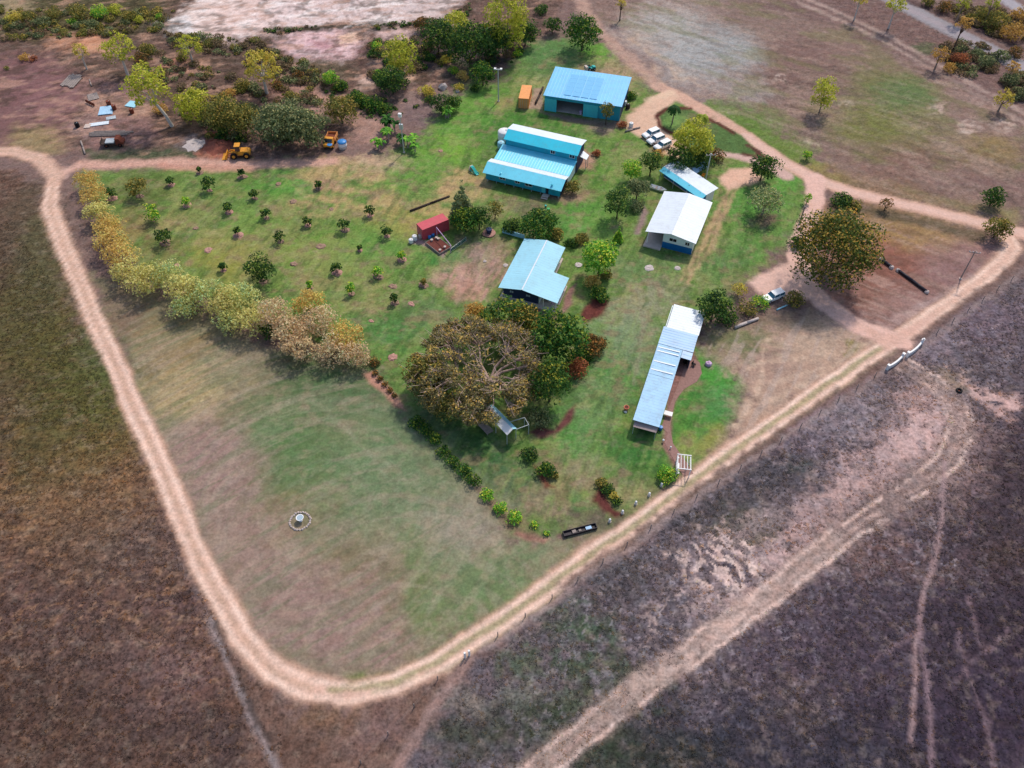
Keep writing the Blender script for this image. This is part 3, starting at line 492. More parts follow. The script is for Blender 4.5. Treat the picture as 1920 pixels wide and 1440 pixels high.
strip('', [(1348,333),(1370,318),(1410,312),(1430,335),(1395,347),(1362,357)], (222,180,158), 0, 0.7, 0.5, 0.15, closed=True, sheet='drive')
strip('', [(1528,335),(1528,380),(1510,430),(1495,480),(1505,525),(1545,570),(1610,612),(1690,640)], (222,182,168), 2.0, 0.5, 0.4, 0.15, sheet='drive')
strip('', [(1500,470),(1480,490),(1420,515),(1400,530),(1430,555),(1480,570),(1520,560),(1530,520)], (222,184,170), 0, 0.8, 0.8, 0.15, closed=True, sheet='drive')
strip('', [(1600,600),(1660,628),(1760,590),(1700,640),(1660,655)], (214,174,158), 0, 0.8, 0.6, 0.15, closed=True, sheet='drive')
# island bed with a dark mulch rim
ISL = [(1232,212),(1245,203),(1280,203),(1330,222),(1390,252),(1425,285),(1400,292),(1330,280),(1270,262),(1240,240)]
strip('', ISL, (84,110,62), 0, 0.5, 0.4, 0.5, closed=True)
spot(1300,232,34,(122,112,82),0.5,0.8,0.5); spot(1265,228,24,(112,146,78),0.5,0.8)
strip('', [(1295,203),(1250,204),(1230,217),(1236,236),(1255,248),(1275,256)], (92,52,46), 0.55, 0.3, 0.3, 0.6)
strip('', [(1322,220),(1350,234),(1376,250)], (92,54,46), 0.6, 0.3, 0.3, 0.6); strip('', [(1402,272),(1420,283),(1432,296),(1395,290)], (90,58,50), 0.6, 0.4, 0.3, 0.6)
# dirt lane beside the machines
strip('', [(150,312),(230,305),(300,303),(420,308),(520,306),(620,303)], (206,162,146), 1.6, 1.0, 1.2, 0.35, 0.95, sheet='lane')
strip('', [(300,310),(340,316),(470,318)], (202,150,134), 1.2, 0.8, 1.0, 0.35, 0.8); spot(700,305,60,(192,160,136),0.45,0.8,0.25)
# sandy vehicle tracks and footpaths in the dark paddock
T5 = [(960,1475),(1080,1385),(1180,1308),(1330,1192),(1440,1112),(1560,1015),(1690,935),(1775,860),(1805,800),(1795,760),(1750,715),(1690,682)]
strip('', T5, (142,122,116), 2.3, 0.9, 0.7, 0.6, 0.5, sheet='sandy'); strip('', T5[:6], (168,146,136), 1.6, 0.9, 0.7, 0.5, 0.6)
for d, c in ((-1.6,(214,186,176)), (-0.3,(176,150,142)), (1.3,(204,176,166))):
    W = gpts(T5); tg = np.gradient(W, axis=0); nn = np.stack([-tg[:,1], tg[:,0]], 1) / np.linalg.norm(tg, axis=1)[:, None]; Wd = W + nn * d
    idx = np.where((VY < 110) & (VX > -10) & (VX < 95))[0]; dd = seg_dist(VX[idx] + w1[idx]*1.0 + w3[idx]*0.7, VY[idx] + w2[idx]*1.0 + w4[idx]*0.7, Wd, False) - 0.3
    m = sstep(0.4, -0.4, dd) * 0.9 * sstep(0.25, 0.5, fbm(VX[idx]/3, VY[idx]/3, 93)); COL[idx, :3] += (srgb(c) * GK - COL[idx, :3]) * m[:, None]
paint([(1180,1300),(1330,1180),(1440,1095),(1400,1150),(1260,1260)], (212,182,170), 1.2, 0.8, 0.4, op=0.7, patch=(2,1,30,0.35,0.55,97))
strip('', [(1770,865),(1766,960),(1750,1050),(1728,1130),(1716,1220),(1713,1310),(1708,1390)], (160,134,134), 0.30, 0.35, 0.4, 0.3, 0.9, sheet='path')
strip('', [(1722,1160),(1732,1230),(1742,1330),(1748,1460)], (142,118,124), 0.28, 0.35, 0.4, 0.3, 0.8, sheet='path')
for pl in ([(1820,1120),(1838,1210)], [(1640,1240),(1720,1180)], [(1780,1280),(1900,1180)], [(1800,1180),(1815,1260),(1840,1340),(1868,1440)], [(1830,900),(1810,1000)], [(1640,700),(1560,750),(1480,810)]): paint(pl, (142,118,124), 0.4, 0.8, 0.5, line=0.22, op=0.5)
strip('', [(392,1160),(420,1220),(450,1290),(485,1370),(522,1455)], (146,132,132), 0.45, 0.5, 0.5, 0.5, 0.8, sheet='path'); paint([(405,1165),(440,1245),(470,1320),(508,1400)], (58,48,44), 0.4, 0.3, 0.5, line=0.25, op=0.7); paint([(330,1040),(395,1165)], (126,112,112), 0.5, 0.5, 0.7, line=0.3, op=0.5)
strip('', [(880,1240),(840,1290),(800,1345),(755,1420),(735,1460)], (150,124,118), 0.7, 0.5, 0.5, 0.5, 0.75, sheet='path')
paint([(1196,540),(1205,600),(1200,660),(1185,720)], (140,134,110), 0.4, 0.6, None, line=0.25, op=0.6)
# garden beds, mulch aprons
for pg, c in (([(680,700),(700,695),(752,748),(760,768),(740,762)], (176,132,116)), ([(1245,790),(1262,640),(1290,640),(1315,680),(1310,710),(1280,730),(1262,760),(1255,830),(1285,880),(1268,885),(1240,835)], (140,104,98)), ([(1085,590),(1110,560),(1140,560),(1130,590),(1095,605)], (104,58,52)), ([(935,560),(930,580),(1040,600),(1075,570),(1080,530),(1065,540),(1050,585)], (148,112,104)), ([(985,810),(1010,800),(1040,805),(1050,790),(1080,760),(1070,795),(1020,822)], (104,66,64)), ([(1110,940),(1125,905),(1150,950),(1165,965),(1150,968)], (96,54,50)), ([(1000,870),(1030,905),(1042,912),(1020,912)], (116,64,54)), ([(970,995),(1030,1012),(1020,1018),(965,1002)], (170,126,112))):
    strip('', pg, c, 0, 0.5, 0.4, 0.5, closed=True)
paint([(900,920),(960,985),(1010,1010)], (120,92,80), 0.5, 0.5, 0.5, line=0.7, op=0.6)
spot(1095,300,26,(172,132,116),0.5,0.9,0.7); spot(1060,365,40,(156,122,108),0.5,0.8,0.3); spot(1130,235,34,(150,122,116),0.5,0.8,0.4)
strip('', [(1010,207),(1060,216),(1160,232),(1170,240),(1060,228)], (124,110,100), 0, 0.6, 0.5, 0.4, closed=True)
strip('', [(1003,165),(1018,165),(1018,205),(990,203)], (164,142,124), 0, 0.6, 0.5, 0.4, closed=True)
strip('', [(775,440),(792,448),(838,470),(832,482),(800,462),(768,456)], (158,130,130), 0, 0.5, 0.4, 0.4, closed=True)
strip('', [(1215,400),(1200,440),(1190,440),(1205,385)], (150,128,124), 0, 0.6, 0.5, 0.4, closed=True)
# sealed road, top right
ROAD = [(1640,-20),(1696,12),(1780,55),(1850,90),(1925,130)]
strip('', ROAD, (152,146,150), 3.0, 0.5, 0.3, 0.12, sheet='road'); strip('', ROAD, (168,154,158), 1.2, 0.8, 0.4, 0.08, 0.6)
paint([(1700,0),(1800,35),(1925,95)], (84,66,66), 0.8, 0.8, 0.6, line=1.6, op=0.8)
strip('', [(1870,-10),(1900,10),(1930,26)], (166,160,166), 2.2, 0.5, 0.3, 0.1, sheet='road')
np.clip(COL[:, :3], 0.012, 0.9, out=COL[:, :3])

V = np.stack([VX, VY, np.zeros_like(VX)], 1)
I, J = np.meshgrid(np.arange(nx-1), np.arange(ny-1), indexing='ij'); I = I.ravel(); J = J.ravel()
Q = np.stack([I*ny+J, (I+1)*ny+J, (I+1)*ny+J+1, I*ny+J+1], 1)
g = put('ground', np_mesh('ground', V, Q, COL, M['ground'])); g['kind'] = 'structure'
NAMES = dict(track='dirt_track', drive='gravel_driveway', lane='dirt_lane', sandy='sandy_track', path='footpath', road='road')
for i, key in enumerate(NAMES):
    mk = np.zeros(nx*ny, bool)
    for k, ids in SHEETS:
        if k == key: mk[ids] = True
    q = Q[mk[Q].all(1)]; u, inv = np.unique(q, return_inverse=True); v = V[u].copy(); v[:, 2] = 0.012 + 0.005 * i
    o = put(NAMES[key], np_mesh(NAMES[key], v, inv.reshape(q.shape), COL[u], M['ground'])); o['kind'] = 'structure'

# ------------------------------------------------------------------ grass tussocks standing in the rough paddocks (uncountable)
def tussocks(name, px, n, seed, keep=0.6):
    P = gpts(px); r = np.random.default_rng(seed)
    X = r.uniform(P[:,0].min(), P[:,0].max(), n*3); Y = r.uniform(P[:,1].min(), P[:,1].max(), n*3)
    ok = inside(X, Y, P); X = X[ok][:n]; Y = Y[ok][:n]
    ix = np.clip(np.searchsorted(GX, X), 0, nx-1); iy = np.clip(np.searchsorted(GY, Y), 0, ny-1); c = COL[ix*ny+iy]
    ok = (c[:,3] > keep) & (fbm(X/4, Y/4, seed, 3) + 0.35*r.random(len(X)) > 0.58); X, Y, c = X[ok], Y[ok], c[ok]; n = len(X)
    B = 6; a = r.uniform(0, 6.283, (n, B)); L = r.uniform(0.14, 0.40, (n, 1)) * r.uniform(0.7, 1.3, (n, B)); h = r.uniform(0.04, 0.14, (n, 1)) * r.uniform(0.6, 1.2, (n, B))
    wd = r.uniform(0.06, 0.14, (n, B)); ca, sa = np.cos(a), np.sin(a); x0 = X[:, None]; y0 = Y[:, None]
    v = np.zeros((n, B, 3, 3)); v[:,:,0] = np.stack([x0 - sa*wd, y0 + ca*wd, 0*a - 0.01], 2); v[:,:,1] = np.stack([x0 + sa*wd, y0 - ca*wd, 0*a - 0.01], 2); v[:,:,2] = np.stack([x0 + ca*L, y0 + sa*L, h], 2)
    k = r.uniform(0.85, 1.7, (n, 1)); t = np.where(r.random((n, 1)) < 0.3, np.array([[1.2, 1.0, 0.75]]), np.array([[1.0, 1.0, 1.0]]))
    cc = np.ones((n, B, 3, 4)); cc[..., :3] = (np.clip(c[:, :3] * k * t, 0.01, 0.6))[:, None, None, :]
    o = put(name, np_mesh(name, v.reshape(-1, 3), np.arange(n*B*3).reshape(-1, 3), cc.reshape(-1, 4), M['leaf'])); o['kind'] = 'stuff'
    return o
tag(tussocks('dry_grass', [(890,1250),(1250,990),(1560,775),(1925,520),(2000,1460),(760,1460)], 16000, 5), 'dry dark purple grass tufts over the paddock beyond the fence', 'grass')
tag(tussocks('brown_grass', [(-40,340),(120,560),(260,870),(430,1200),(520,1300),(530,1460),(-60,1460)], 13000, 6), 'brown and orange dry grass tufts west of the dirt track', 'grass')

# ------------------------------------------------------------------ buildings
def rot(a): return math.radians(a)
def wall_box(t, name, m, x0, x1, y0, y1, z0, z1): return MB().box(x0, x1, y0, y1, z0, z1).build(name, m, t)
def window(t, x0, x1, z0, z1, y, glass='glass', frame='white', name='window', fw=0.07, axis='front', flip=-1):
    """frame with a pane set in it, on a wall whose outside lies at y (axis front: wall along x; axis side: wall along y at x=y)"""
    f = MB(); p = MB(); d = 0.05 * flip
    lo, hi = sorted((y + d, y - d * 0.4)); plo, phi = sorted((y + d * 0.5, y - d * 0.3))
    def b(mb, a0, a1, c0, c1, l, h):
        mb.box(a0, a1, l, h, c0, c1) if axis == 'front' else mb.box(l, h, a0, a1, c0, c1)
    b(f, x0-fw, x1+fw, z1, z1+fw, lo, hi); b(f, x0-fw, x1+fw, z0-fw, z0, lo, hi); b(f, x0-fw, x0, z0, z1, lo, hi); b(f, x1, x1+fw, z0, z1, lo, hi)
    b(f, (x0+x1)/2-0.03, (x0+x1)/2+0.03, z0, z1, lo, hi)
    b(p, x0, x1, z0, z1, plo, phi)
    w_ = f.build(name, frame, t); p.build('pane', glass, w_); return w_

# --- blue machinery shed with solar panels
t = thing('machinery_shed', (*at(1020.6,206.9)[:2], 0), rot(-15.5), 'blue steel machinery shed with rows of solar panels on its roof', 'shed')
W_, D_ = 18.0, 11.4; EF, EB = 4.1, 4.9
MB().box(0.0, 2.9, 0, 0.12, 0, EF-0.9).build('sliding_door', 'door_teal', t)
MB().box(9.3, 12.8, 0, 0.12, 0, EF-0.9).build('sliding_door', 'door_teal', t)
MB().box(0, W_, 0.15, 0.3, EF-1.0, EF-0.05).box(12.6, W_, 0.15, 0.3, 0, EF-1.02).box(0, 2.6, 0.15, 0.3, 0, EF-1.02).build('front_wall', 'wall_teal', t)
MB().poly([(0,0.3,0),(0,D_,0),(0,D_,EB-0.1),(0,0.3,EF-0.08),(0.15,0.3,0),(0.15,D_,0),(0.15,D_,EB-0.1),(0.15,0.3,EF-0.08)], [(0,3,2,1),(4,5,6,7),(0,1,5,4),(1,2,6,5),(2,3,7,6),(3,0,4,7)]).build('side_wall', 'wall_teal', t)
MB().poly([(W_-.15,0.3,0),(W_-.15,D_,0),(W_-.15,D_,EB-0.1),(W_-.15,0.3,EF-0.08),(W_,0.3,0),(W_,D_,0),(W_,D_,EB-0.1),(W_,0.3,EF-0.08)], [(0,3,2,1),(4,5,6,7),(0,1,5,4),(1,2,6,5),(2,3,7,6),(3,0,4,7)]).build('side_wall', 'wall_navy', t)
wall_box(t, 'back_wall', 'wall_teal', 0.15, W_-0.15, D_-0.15, D_, 0, EB-0.12)
MB().sheet((-0.3,-0.35,EF),(W_+0.35,-0.35,EF),(W_+0.35,D_+0.3,EB),(-0.3,D_+0.3,EB), 0.1, 0.76).build('roof', 'roof_blue', t)
wall_box(t, 'floor_slab', 'concrete', 0.2, W_-0.2, 0.35, D_-0.2, 0.0, 0.06)
sl = (EB - EF) / (D_ + 0.65)
for i in range(4):
    for j in range(5):
        x = 4.3 + i * 2.05; y = 0.9 + j * 1.70; z = EF + 0.11 + sl * (y + 0.35)
        sp = MB().slab((x, y, z), (x+1.72, y, z), (x+1.72, y+1.68, z+sl*1.68), (x, y+1.68, z+sl*1.68), 0.04).build('solar_panel', 'solar', t)
for i, (x, c) in enumerate(((3.6,'timber_dark'),(6.6,'rust'))): pass
q = thing('tractor_drum', at(1089, 214), 0.3, 'pink oil drum standing in the open bay of the machinery shed', 'drum')
MB().lathe([(0,0.06),(0.32,0.06),(0.34,0.1),(0.32,0.5),(0.34,0.54),(0.32,0.9),(0.3,0.94),(0,0.94)], 14).build('barrel', 'lilac', q); MB().lathe([(0,0.95),(0.08,0.95),(0.08,0.99),(0,0.99)], 8, (0.15,0,0)).build('bung', 'zinc', q)

# --- two-tier blue homestead
A0 = at(905.6, 323.8, 2.4)
t = thing('blue_homestead', (A0[0], A0[1], 0), rot(-21.8), 'large blue homestead with a high rear roof and a lower front wing', 'house')
def gable_end(x, pts, th, m, name='gable_wall'): return MB().poly([(x, y, z) for y, z in pts] + [(x+th, y, z) for y, z in pts], [tuple(range(len(pts)))[::-1], tuple(range(len(pts), 2*len(pts)))] + [(i, (i+1)%len(pts), len(pts)+(i+1)%len(pts), len(pts)+i) for i in range(len(pts))]).build(name, m, t)
MB().sheet((-0.1,0,2.4),(17.7,0,2.4),(17.7,2.75,3.45),(-0.1,2.75,3.45), 0.06, 0.62).build('front_roof', 'roof_cyan2', t)
MB().sheet((17.7,4.9,2.85),(-0.1,4.9,2.85),(-0.1,2.78,3.46),(17.7,2.78,3.46), 0.06, 0.62).build('front_rear_roof', 'roof_white', t)  # far slope facing the sun, its brightness put in as white sheet
MB().sheet((0.5,4.93,2.88),(17.75,4.93,2.88),(17.75,9.95,3.5),(0.5,9.95,3.5), 0.06, 0.62).build('link_roof', 'roof_cyan2', t)
MB().sheet((0.9,9.55,5.05),(17.95,9.55,5.05),(17.95,12.05,6.1),(0.9,12.05,6.1), 0.06, 0.62).build('upper_roof', 'roof_cyan', t)
MB().sheet((17.95,15.6,5.25),(0.7,15.6,5.25),(0.7,12.08,6.1),(17.95,12.08,6.1), 0.06, 0.62).build('upper_rear_roof', 'roof_white', t)  # sun-facing upper slope, lit look given by the white sheet colour
MB().box(0.4,17.3,0.55,0.7,0.55,2.48).build('front_wall', 'wall_blue', t)
MB().box(1.2,17.6,10.0,10.15,3.0,5.15).build('clerestory_wall', 'wall_blue', t)
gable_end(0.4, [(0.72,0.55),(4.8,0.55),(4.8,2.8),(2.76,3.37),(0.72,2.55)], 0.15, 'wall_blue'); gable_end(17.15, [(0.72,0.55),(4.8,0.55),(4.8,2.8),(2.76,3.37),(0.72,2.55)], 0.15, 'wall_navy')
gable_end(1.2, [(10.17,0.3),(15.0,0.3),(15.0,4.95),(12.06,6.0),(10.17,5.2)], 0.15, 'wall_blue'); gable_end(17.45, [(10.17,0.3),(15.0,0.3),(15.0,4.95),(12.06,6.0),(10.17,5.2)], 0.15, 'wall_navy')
gable_end(0.7, [(4.82,0.4),(9.98,0.4),(9.98,3.42),(4.82,2.8)], 0.15, 'wall_blue', 'side_wall'); gable_end(17.3, [(4.82,0.4),(9.98,0.4),(9.98,3.42),(4.82,2.8)], 0.15, 'wall_cream', 'side_wall')
MB().box(1.36,17.44,14.85,15.0,0.3,4.9).build('rear_wall', 'wall_blue', t)
MB().box(0.55,17.15,0.72,14.8,0.4,0.55).build('floor_deck', 'timber', t)
for i in range(9): MB().box(0.7+i*2.02, 0.85+i*2.02, 0.62, 0.78, 0, 0.42).build('stump', 'zinc', t)
for i in range(5): MB().box(2.0+i*3.5, 2.2+i*3.5, 13.0, 13.2, 0, 0.42).build('stump', 'zinc', t)
window(t, 3.6, 4.9, 1.5, 2.1, 0.55); window(t, 7.2, 8.2, 1.45, 2.1, 0.55); window(t, 9.5, 11.0, 1.4, 2.1, 0.55)
window(t, 11.7, 12.6, 3.95, 4.7, 10.0); window(t, 16.0, 17.1, 3.95, 4.7, 10.0)
MB().box(13.2,14.0,0.49,0.56,0.6,2.2).build('screen_door', 'door_teal', t); MB().box(14.15,14.75,0.50,0.54,0.6,2.15).build('door', 'glass', t)
MB().box(13.6,15.0,-0.6,0.5,0.40,0.48).box(13.6,15.0,-1.0,-0.6,0.18,0.26).box(13.6,13.7,-0.6,-0.5,0,0.40).box(14.9,15.0,-0.6,-0.5,0,0.40).box(13.65,13.72,-1.0,-0.9,0,0.18).box(14.88,14.95,-1.0,-0.9,0,0.18).build('front_steps', 'concrete', t)
MB().slab((17.62,12.3,3.1),(19.2,12.1,2.8),(19.2,13.9,2.8),(17.62,14.6,3.1),0.06).build('side_awning', 'roof_white', t); MB().box(19.02,19.12,12.2,12.3,0,2.75).box(19.02,19.12,13.7,13.8,0,2.75).build('awning_post', 'zinc', t)
MB().lathe([(0,0),(0.12,0),(0.12,0.3),(0.26,0.34),(0.22,0.42),(0,0.46)], 10, (15.4,0.75,2.62)).build('roof_vent', 'wall_blue', t); MB().lathe([(0,0),(0.1,0),(0.1,0.25),(0.2,0.3),(0,0.36)], 10, (3.8,0.75,2.62)).build('roof_vent', 'roof_cyan', t)
tk = thing('rainwater_tank', at(946, 262), 0, 'round white rainwater tank tucked against the blue homestead', 'water tank')
MB().lathe([(0,0),(1.5,0),(1.5,0.6),(1.54,0.64),(1.5,0.7),(1.5,1.4),(1.54,1.45),(1.5,1.5),(1.5,2.2),(1.2,2.4),(0.3,2.55),(0,2.56)], 24).build('tank_wall', 'white', tk, True); MB().lathe([(0,2.5),(0.35,2.5),(0.35,2.62),(0,2.64)], 12, (0.5,0,0)).build('hatch', 'zinc', tk)
tk = thing('rainwater_tank', at(939.5, 278), 0, 'small pale tank standing in front of the round white tank', 'water tank')
MB().lathe([(0,0),(0.8,0),(0.8,1.5),(0.65,1.65),(0,1.75)], 18).build('tank_wall', 'roof_pale', tk, True); MB().lathe([(0,1.7),(0.2,1.7),(0.2,1.8),(0,1.8)], 10).build('hatch', 'zinc', tk)

# --- L-shaped house with the pale aqua roof
A0 = at(934.3, 539.2, 2.9)
t = thing('aqua_roof_house', (A0[0], A0[1], 0), rot(-19.5), 'L-shaped house with a pale aqua roof and dark blue front wall', 'house')
E_ = 2.9; R_ = 3.75
MB().sheet((0,4.4,E_+0.0),(0,0,E_),(4.6,0,R_),(4.6,4.4,R_),0.06,0.5).sheet((0,14.9,E_),(0,4.42,E_),(4.6,4.42,R_),(4.6,14.9,R_),0.06,0.62).build('roof', 'roof_pale', t)
MB().sheet((8.4,7.3,E_+0.06),(8.4,14.9,E_+0.06),(4.62,14.9,R_),(4.62,7.3,R_),0.06,0.62).sheet((11.5,0,E_-0.35),(11.5,7.26,E_-0.35),(4.62,7.26,R_-0.005),(4.62,0,R_-0.005),0.06,0.62).build('roof_wing', 'roof_pale', t)
MB().box(4.5,4.74,0.02,14.88,R_+0.0,R_+0.06).build('ridge_cap', 'roof_white', t)
MB().box(0.7,7.6,0.75,0.9,0.5,2.95).build('front_wall', 'wall_navy', t); MB().box(0.7,0.85,0.92,14.2,0.5,2.92).build('side_wall', 'wall_navy', t)
MB().box(0.87,7.9,14.2,14.35,0.5,2.92).build('back_wall', 'wall_navy', t); MB().box(7.75,7.9,6.9,14.18,0.5,2.95).build('side_wall', 'wall_cream', t); MB().box(7.6,7.75,0.92,6.88,0.5,3.0).build('veranda_wall', 'wall_cream', t)
MB().box(0.2,11.3,-0.2,7.2,0.1,0.48).box(0.2,8.2,7.2,14.6,0.1,0.46).build('concrete_apron', 'concrete', t)
for x, y in ((11.0,0.4),(11.0,3.6),(11.0,6.7),(8.6,0.4)): MB().box(x,x+0.12,y,y+0.12,0.48,2.62).build('veranda_post', 'white', t)
MB().box(11.0,11.08,0.55,3.5,1.2,1.28).box(11.0,11.08,3.75,6.6,1.2,1.28).build('veranda_rail', 'white', t)
window(t, 2.0, 2.7, 1.7, 2.2, 0.75, 'glass_pale', 'wall_navy'); window(t, 5.2, 6.0, 1.7, 2.2, 0.75, 'glass_pale', 'wall_navy')
MB().box(9.8,10.2,1.3,1.7,0.48,1.9).build('veranda_fridge', 'lilac', t)
MB().lathe([(0,0),(0.4,0),(0.5,0.2),(0,0.24)],12,(8.7,2.0,0.48)).build('veranda_mat', 'timber', t)
t2 = thing('aqua_screen_wall', at(942, 436), rot(-24), 'low aqua corrugated screen running from the aqua-roofed house corner', 'screen')
MB().box(0,4.9,-0.05,0.05,0.0,1.0).build('sheet', 'roof_pale', t2); 
for x in (0.0,1.6,3.2,4.75): MB().box(x,x+0.1,0.06,0.16,0,1.1).build('post', 'zinc', t2)

# --- white-roofed cottage and the long white cabin behind it
A0 = at(1210.9, 433.8, 3.3)
t = thing('white_cottage', (A0[0], A0[1], 0), rot(-22), 'white-roofed cottage with a blue skirting and open corner veranda', 'house')
MB().sheet((0,14,3.3),(0,0,3.3),(5.0,0,4.15),(5.0,14,4.15),0.08,0.76).build('roof', 'roof_white', t); MB().sheet((10,0,3.3),(10,14,3.3),(5.02,14,4.15),(5.02,0,4.15),0.08,0.76).build('roof', 'roof_white', t)
MB().box(9.96,10.06,0,14,3.12,3.3).build('gutter', 'zinc', t); MB().box(-0.06,0.04,0,14,3.12,3.3).build('gutter', 'white', t)
MB().poly([(3.5,0.5,1.5),(9.5,0.5,1.5),(9.5,0.5,3.22),(5.0,0.5,4.05),(3.5,0.5,3.75),(3.5,0.65,1.5),(9.5,0.65,1.5),(9.5,0.65,3.22),(5.0,0.65,4.05),(3.5,0.65,3.75)], [(0,1,2,3,4),(9,8,7,6,5),(0,5,6,1),(1,6,7,2),(2,7,8,3),(3,8,9,4),(4,9,5,0)]).build('front_wall', 'wall_cream', t)
MB().box(3.5,9.5,0.46,0.62,0,1.48).build('skirting_wall', 'wall_royal', t); MB().box(9.35,9.5,0.68,13.5,0,3.2).build('side_wall', 'wall_cream', t); MB().box(3.5,3.65,0.68,4.6,0,3.6).build('veranda_wall', 'wall_navy', t)
MB().box(0.5,3.5,4.6,4.75,0,3.3).build('veranda_back_wall', 'wall_navy', t); MB().box(0.5,0.65,4.78,13.5,0,3.2).build('side_wall', 'wall_cream', t); MB().box(0.67,9.33,13.35,13.5,0,3.2).build('back_wall', 'wall_cream', t)
MB().box(0.0,3.5,-0.7,4.6,0,0.3).build('veranda_floor', 'concrete', t); MB().box(0.4,0.55,0.4,0.55,0.3,3.25).build('veranda_post', 'white', t)
window(t, 4.8, 6.2, 2.1, 2.8, 0.5); window(t, 8.0, 8.8, 2.0, 2.7, 0.5)
A0 = at(1241, 317, 2.3)
d_ = at(1320, 371, 2.3)[:2] - A0[:2]; ang = math.atan2(d_[1], d_[0]); LL = float(np.hypot(*d_))
t = thing('long_cabin', (A0[0], A0[1], 0), ang, 'long narrow white-roofed cabin with a sky blue side behind the cottage', 'cabin')
MB().sheet((0,0.55,2.75),(LL,0.55,2.75),(LL,4.1,2.95),(0,4.1,2.95),0.07,0.62).build('roof', 'roof_white', t); MB().sheet((0,-0.75,2.2),(LL,-0.75,2.2),(LL,0.53,2.74),(0,0.53,2.74),0.05,0.62).build('awning_roof', 'roof_cyan2', t)
MB().box(0.15,LL-0.15,0.7,0.82,0.3,2.66).build('front_wall', 'wall_royal', t); MB().box(0.15,0.27,0.84,3.2,0.3,2.66).build('end_wall', 'white', t); MB().box(LL-0.27,LL-0.15,0.84,3.2,0.3,2.66).build('end_wall', 'white', t); MB().box(0.29,LL-0.29,3.08,3.2,0.3,2.66).build('back_wall', 'white', t)
for i in range(4): MB().box(0.3+i*(LL-0.7)/3,0.38+i*(LL-0.7)/3,-0.6,-0.52,0,2.1).build('awning_post', 'zinc', t)
for i in range(4): MB().lathe([(0,0),(0.09,0),(0.09,0.22),(0,0.24)],8,(1.6+i*(LL-3)/3,0.2+0.1*(i%2),2.42)).build('roof_vent','timber_dark', t)
MB().box(0.3,LL-0.3,0.75,3.15,0,0.28).build('plinth', 'concrete', t)

# --- long stepped-roof bunkhouse
A0 = at(1186.6, 787.8, 2.6)
t = thing('bunkhouse', (A0[0], A0[1], 0), rot(-19.5), 'long narrow bunkhouse with stepped zinc roof sheets of different ages', 'house')
segs = [(0,10.6,2.6,2.72,'roof_zinc'),(10.65,17.9,2.62,2.74,'roof_zinc'),(17.95,22.3,2.66,2.78,'roof_zinc2')]
for y0, y1, z0, z1, m_ in segs[:2]: MB().sheet((0,y1,z1),(0,y0,z1),(4.35,y0,z0),(4.35,y1,z0),0.05,0.62).build('roof_sheet', m_, t)
MB().sheet((0.0,22.3,2.8),(0.0,17.95,2.8),(6.2,17.95,2.62),(6.2,22.3,2.62),0.05,0.62).build('roof_sheet', 'roof_zinc2', t)
MB().sheet((4.4,17.9,2.6),(4.4,16.1,2.6),(6.2,16.1,2.5),(6.2,17.9,2.5),0.05,0.62).build('roof_sheet', 'roof_zinc2', t)
MB().sheet((0.5,28.6,2.66),(0.5,22.35,2.66),(6.3,22.35,2.5),(6.3,28.6,2.5),0.05,0.62).build('roof_sheet', 'roof_white', t)
for y in (17.0,16.1,13.6,11.6): MB().box(0.2,4.0,y,y+0.28,2.752,2.775).build('skylight_strip', 'roof_white', t)
MB().box(0.25,0.4,0.9,28.3,0,2.55).build('side_wall', 'wall_cream', t); MB().box(4.0,4.12,0.9,16.0,0,2.5).build('side_wall', 'wall_rust', t); MB().box(5.9,6.05,16.4,28.3,0,2.42).build('side_wall', 'wall_navy', t); MB().box(0.42,5.88,28.15,28.3,0,2.42).build('end_wall', 'wall_cream', t)
MB().box(0.42,3.98,0.75,0.87,1.1,2.5).build('end_wall', 'wall_rust', t); MB().box(0.42,3.98,0.75,0.87,0,1.05).build('end_skirting', 'timber_dark', t)
MB().slab((0.3,-0.75,1.95),(4.1,-0.75,1.95),(4.1,0.72,2.42),(0.3,0.72,2.42),0.05).build('end_awning', 'wall_rust', t)
for x in (0.35,3.95): MB().box(x,x+0.08,-0.68,-0.6,0,1.88).build('awning_post', 'zinc', t)
MB().box(4.15,4.2,1.6,3.0,0.2,2.1).build('door', 'wall_royal', t); window(t, 6.0, 7.2, 1.2, 1.9, 4.12, axis='side', flip=1); window(t, 12.0, 13.2, 1.2, 1.9, 4.12, axis='side', flip=1)
pv = MB()
pg = gpts([(1252,812),(1240,800),(1272,720),(1290,668),(1312,680),(1316,700),(1306,716),(1282,730),(1266,752),(1256,800),(1262,832),(1288,868),(1300,888),(1282,894),(1256,850),(1246,830)])
pv.poly([(x, y, 0.035) for x, y in pg] + [(x, y, 0.0) for x, y in pg], [tuple(range(len(pg)))[::-1]] + [(i, (i+1)%len(pg), len(pg)+(i+1)%len(pg), len(pg)+i) for i in range(len(pg))])
o = pv.build('brick_path', 'paving'); o['kind'] = 'structure'
